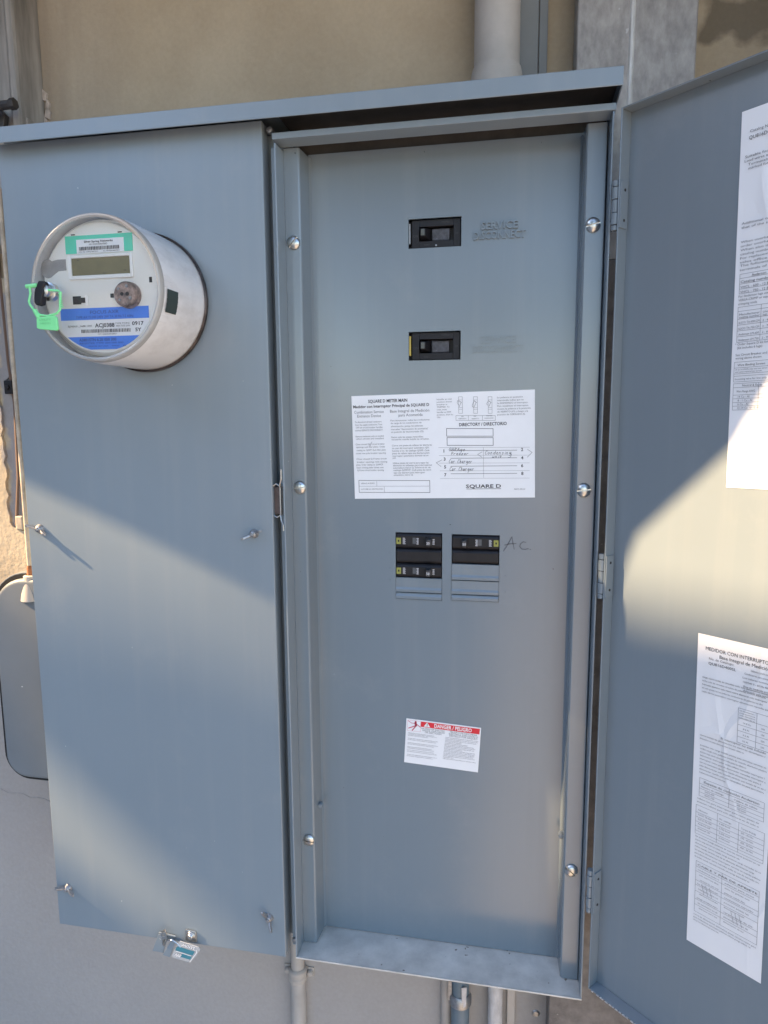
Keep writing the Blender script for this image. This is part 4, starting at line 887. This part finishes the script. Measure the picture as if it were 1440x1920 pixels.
b.box(f4[0], g4[0], PYL - .0022, PYL, f4[2], f4[3]).box(g4[1], f4[1], PYL - .0022, PYL, f4[2], f4[3]).box(g4[0], g4[1], PYL - .0022, PYL, f4[2], g4[2]).box(g4[0], g4[1], PYL - .0022, PYL, g4[3], f4[3])
b.build('display_frame', 'plate_light', MT, bevel=.0007)
LC = LB().box(g4[0], g4[1], PYL - .0008, PYL, g4[2], g4[3]).build('display', 'lcd', MT)
b = LB()
for x, z, w in ((-.1525, .2843, .002), (-.1230, .2702, .003), (-.0990, .2722, .003)): b.rect(x, x + w, z, z + .0006, PYL - .0010)
b.build('display_segment', 'ink', LC, fix=False)
b = LB().prism([(-.1885 + .0085 * math.cos(R(a)), .2780 + .0098 * math.sin(R(a))) for a in range(50, 311, 20)] + [(-.1760, .2750), (-.1665, .2755), (-.1665, .2868), (-.1765, .2868)], PYL - .0004, PYL + .0003)
b.build('reflector_recess', mat('grey_recess', (.30, .29, .28), .4, var=.2, vscale=60), MT)
LB().prism([(-.1610, .2398), (-.1515, .2398), (-.1515, .2412), (-.1462, .2412), (-.1462, .2465), (-.1515, .2465), (-.1515, .2482), (-.1610, .2482)], PYL - .0006, PYL + .0003).build('port_socket', 'black', MT)
LB().box(-.1462, -.1430, PYL - .0007, PYL + .0003, .2385, .2490).build('port_flap', 'plate_light', MT, bevel=.0003)
PO = LB().lathe((-.0945, 0, .2467), [(.0138, PYL), (.0132, -.0955), (.0122, -.0972), (.0112, -.0980), (0, -.0981)], 'y', 40)
PO = PO.build('optical_port', 'port', MT, smooth=True)
for x, z, r_ in ((-.0972, .2468, .0019), (-.0910, .2467, .0020)): LB().lathe((x, 0, z), [(0, -.0986), (r_, -.0985), (r_, -.0975)], 'y', 14).build('port_hole', 'black_dark', PO)
for x, z, r_ in ((-.1010, .2520, .0018), (-.0915, .2545, .0020), (-.0880, .2425, .0020), (-.1000, .2408, .0018)): LB().lathe((x, 0, z), [(0, -.0992), (r_ * .7, -.0990), (r_, -.0976)], 'y', 12).build('port_pin', 'zinc_dull', PO, smooth=True)
LB().box(-.1165, -.1125, PYL - .0008, PYL, .2452, .2495).build('slot', 'black_dark', MT, bevel=.0005)
LB().box(-.0708, -.0678, PYL - .0006, PYL, .2590, .2645).build('slot', 'black_dark', MT)
# nameplate clipped by the faceplate circle
def clip_band(z0_, z1_, xa=None, xb=None, r_=.0652, c=(MC[0] - .0025, MC[2] + .0025), n=10):
    L_, Rr = [], []
    for i in range(n + 1):
        z = z0_ + (z1_ - z0_) * i / n; q = math.sqrt(max(0, r_ * r_ - (z - c[1]) ** 2))
        L_.append((max(c[0] - q, xa) if xa is not None else c[0] - q, z)); Rr.append((min(c[0] + q, xb) if xb is not None else c[0] + q, z))
    return L_[::-1] + Rr
NP = LB().prism(clip_band(.1935, .2354, -.1765, -.0730), PYL - .0006, PYL - .0001).build('nameplate', 'paper', MT)
LB().prism(clip_band(.2232, .2354, -.1765, -.0730), PYL - .0010, PYL - .0005).build('nameplate_band', 'blue', NP)
LB().prism(clip_band(.1920, .2056, -.1765, -.0730), PYL - .0010, PYL - .0005).build('nameplate_band', 'blue', NP)
b = LB(); yy = PYL - .0013
text(b, "FOCUS AXR", -.1410, .2292, .0034, yy, x1=-.1075); text(b, "TYPE AX CL200 240V 3W TA 30 Kh 7.2 60Hz", -.1580, .2248, .0024, yy, x1=-.0905); text(b, "A38015TN 6.20 050 300", -.1560, .2008, .0030, yy, x1=-.1120, bold=True)
text(b, "REGISTER TYPE 000 000 000", -.1555, .1978, .0018, yy, x1=-.1040); text(b, "MADE IN USA    FM2S    E6", -.145, .1948, .0013, yy, x1=-.1010)
b.build('band_print', 'blueink', NP, fix=False)
b = LB(); yy = PYL - .0009
text(b, "ACJ0388", -.1365, .2152, .0040, yy, x1=-.1135, bold=True); text(b, "0917", -.0930, .2162, .0038, yy, x1=-.0795, bold=True); text(b, "5Y", -.0895, .2098, .0036, yy, x1=-.0825, bold=True)
text(b, "EJ300031_0688-1005", -.1685, .2160, .0018, yy, x1=-.1400); text(b, "TYPE TC/FG", -.1125, .2178, .0016, yy, x1=-.0960); text(b, "400-7X5-200", -.1118, .2152, .0016, yy, x1=-.0955)
x = -.1530
while x < -.0950:
    w = rnd.choice((.0005, .0007, .0010)); b.rect(x, x + w, .2096, .2132, yy); x += w + rnd.choice((.0005, .0008))
text(b, "*RT120300391J4FL*", -.1340, .2072, .0014, yy, x1=-.1110)
b.build('nameplate_print', 'ink', NP, fix=False)
# black window patch on the side of the cover
b = LB(); pts = []
for a in (-1.5, -5, -8.5, -12, -15.5, -19):
    q = R(a); pts.append((MC[0] + .0772 * math.cos(q), MC[2] + .0772 * math.sin(q)))
for (xa, za), (xb, zb) in zip(pts, pts[1:]): b.face([(xa, -.0700, za), (xa, -.0935, za), (xb, -.0930, zb), (xb, -.0705, zb)])
b.build('side_patch', mat('dark_side_patch', (.02, .035, .03), .3), MT)
b = LB()
for a in (8, 4, 0, -12, -17, -22, -27):
    q = R(a); x, z = MC[0] + .0770 * math.cos(q), MC[2] + .0770 * math.sin(q)
    b.tube([(x - .0006, -.082 - .001 * abs(a % 3), z), (x - .0016, -.096, z)], .0004, 5)
b.build('moulded_rib', 'shell', MT)
# reset knob on the window
KN = LB().lathe((-.1755, 0, .2505), [(.0095, -.1030), (.0095, -.1090), (.0080, -.1098), (.0066, -.1100), (.0066, -.1170), (.005, -.1180), (0, -.1182)], 'y', 28).build('reset_knob', 'zinc', MT, smooth=True)
LB().prism([(-.1772, .2595), (-.1718, .2592), (-.1705, .2560), (-.1730, .2520), (-.1725, .2470), (-.1745, .2440), (-.1760, .2360), (-.1815, .2348), (-.1842, .2380), (-.1835, .2450), (-.1822, .2510)], -.1205, -.1120).build('reset_lever', 'black', MT, bevel=.0012, seg=3)

# green seal looped through the knob
SE = empty('padlock_seal', (-.172, -.118, .2085), 'bright green plastic padlock seal hooked through the meter reset knob', 'seal')
lp = LB().tube([(-.1675, -.119, .2500), (-.1555, -.1195, .2488), (-.1530, -.1195, .2470), (-.1545, -.1195, .2380), (-.1550, -.1195, .2300), (-.1590, -.1195, .2262), (-.1700, -.1195, .2240), (-.1780, -.1195, .2252), (-.1840, -.1195, .2285), (-.1895, -.1195, .2360), (-.1905, -.1195, .2395), (-.1880, -.1195, .2470), (-.1885, -.1195, .2545)], .0012, 8)
lp.build('shackle', 'seal', SE, smooth=True)
b = LB().tube([(-.1925, -.119, .2545), (-.1795, -.119, .2552)], .0022, 10)
b.build('shackle_barrel', 'seal', SE, smooth=True)
b = LB()
for i in range(7): b.box(-.1535 - i * .0003, -.1515 - i * .0003, -.1203, -.1187, .2320 + i * .0022, .2331 + i * .0022)
b.build('ratchet_tooth', 'seal', SE)
LB().tube([(-.1845, -.1195, .2305), (-.1800, -.1195, .2222)], .0024, 8).build('lock_collar', 'seal', SE, smooth=True)
TB = LB().prism([(-.1822, .2215), (-.1800, .2228), (-.1610, .2240), (-.1588, .2225), (-.1580, .2105), (-.1598, .2088), (-.1800, .2108), (-.1826, .2122)], -.1212, -.1184).build('flag', 'seal', SE, bevel=.0006)
b = LB(); text(b, "UTILITY", -.1785, .2190, .0020, -.1215, x1=-.1650); text(b, "0483921", -.1780, .2155, .0018, -.1215, x1=-.1660); b.build('flag_print', 'sealdark', TB, fix=False)

# ------------------------------------------------------------------ clear tag hanging from the hasp
TG = empty('seal_tag', (-.112, -.008, -.606), 'clear plastic seal tag with teal stripes hanging at the cover bottom', 'seal tag')
def q2(u, v):   # tag plane: u right, v down, tilted
    ax, az = -.1205, -.5745
    return (ax + u * .0300 - v * .0145, az - u * .0048 - v * .0255)
TS_ = LB().prism([q2(0, .0), q2(.9, .02), q2(1.03, .15), q2(1.02, .55), q2(.93, 1.0), q2(.05, 1.0), q2(0, .9)], -.0095, -.0080).build('tag_plate', 'cleartag', TG, bevel=.0003)
b = LB()
for v0, v1, u0, u1 in ((.30, .55, .02, .86), (.62, .82, .40, .86)): b.face([(p[0], -.0098, p[1]) for p in (q2(u0, v0), q2(u1, v0), q2(u1, v1), q2(u0, v1))])
b.build('teal_stripe', 'tagteal', TG, fix=False)
b = LB()
for pl in ([(.20, .20), (.24, .06), (.28, .2), (.32, .06), (.36, .2)], [(.40, .2), (.40, .07), (.48, .07), (.48, .2)], [(.54, .2), (.56, .07)], [(.6, .08), (.7, .08)], [(.64, .08), (.64, .22)], [(.74, .07), (.74, .22), (.84, .22)],
           [(.14, .85), (.17, .68), (.21, .85)], [(.24, .85), (.27, .68), (.30, .85)], [(.34, .85), (.34, .69), (.40, .72), (.36, .85)], [(.88, .2), (.96, .3), (.9, .95)], [(.1, .58), (.8, .60)]):
    b.stroke([q2(*p_) for p_ in pl], .0008, -.0100)
b.build('tag_scratches', 'white', TG, fix=False)
LB().tube([(-.1440, -.008, -.586), (-.1400, -.009, -.5765), (-.1320, -.0095, -.5740), (-.1240, -.009, -.5790), (-.1200, -.0088, -.5835)], .0011, 8).build('wire_loop', 'zinc', TG, smooth=True)

# print and other marks too small to pick apart: one part each
for o in bpy.data.objects:
    if o.parent and o.name.split('.')[0] in ('body_print', 'heading_print', 'subheading_print', 'ruled_lines', 'pen_writing', 'fine_print', 'label_print', 'band_print', 'nameplate_print', 'printed_marks', 'moulded_lettering', 'embossed_lettering',
            'banner_lettering', 'shock_pictogram', 'handwritten_mark', 'paint_chip', 'ratchet_tooth', 'tag_scratches', 'moulded_rib', 'display_segment', 'flag_print', 'rating', 'teal_stripe', 'warning_mark'):
        o['kind'] = 'stuff'
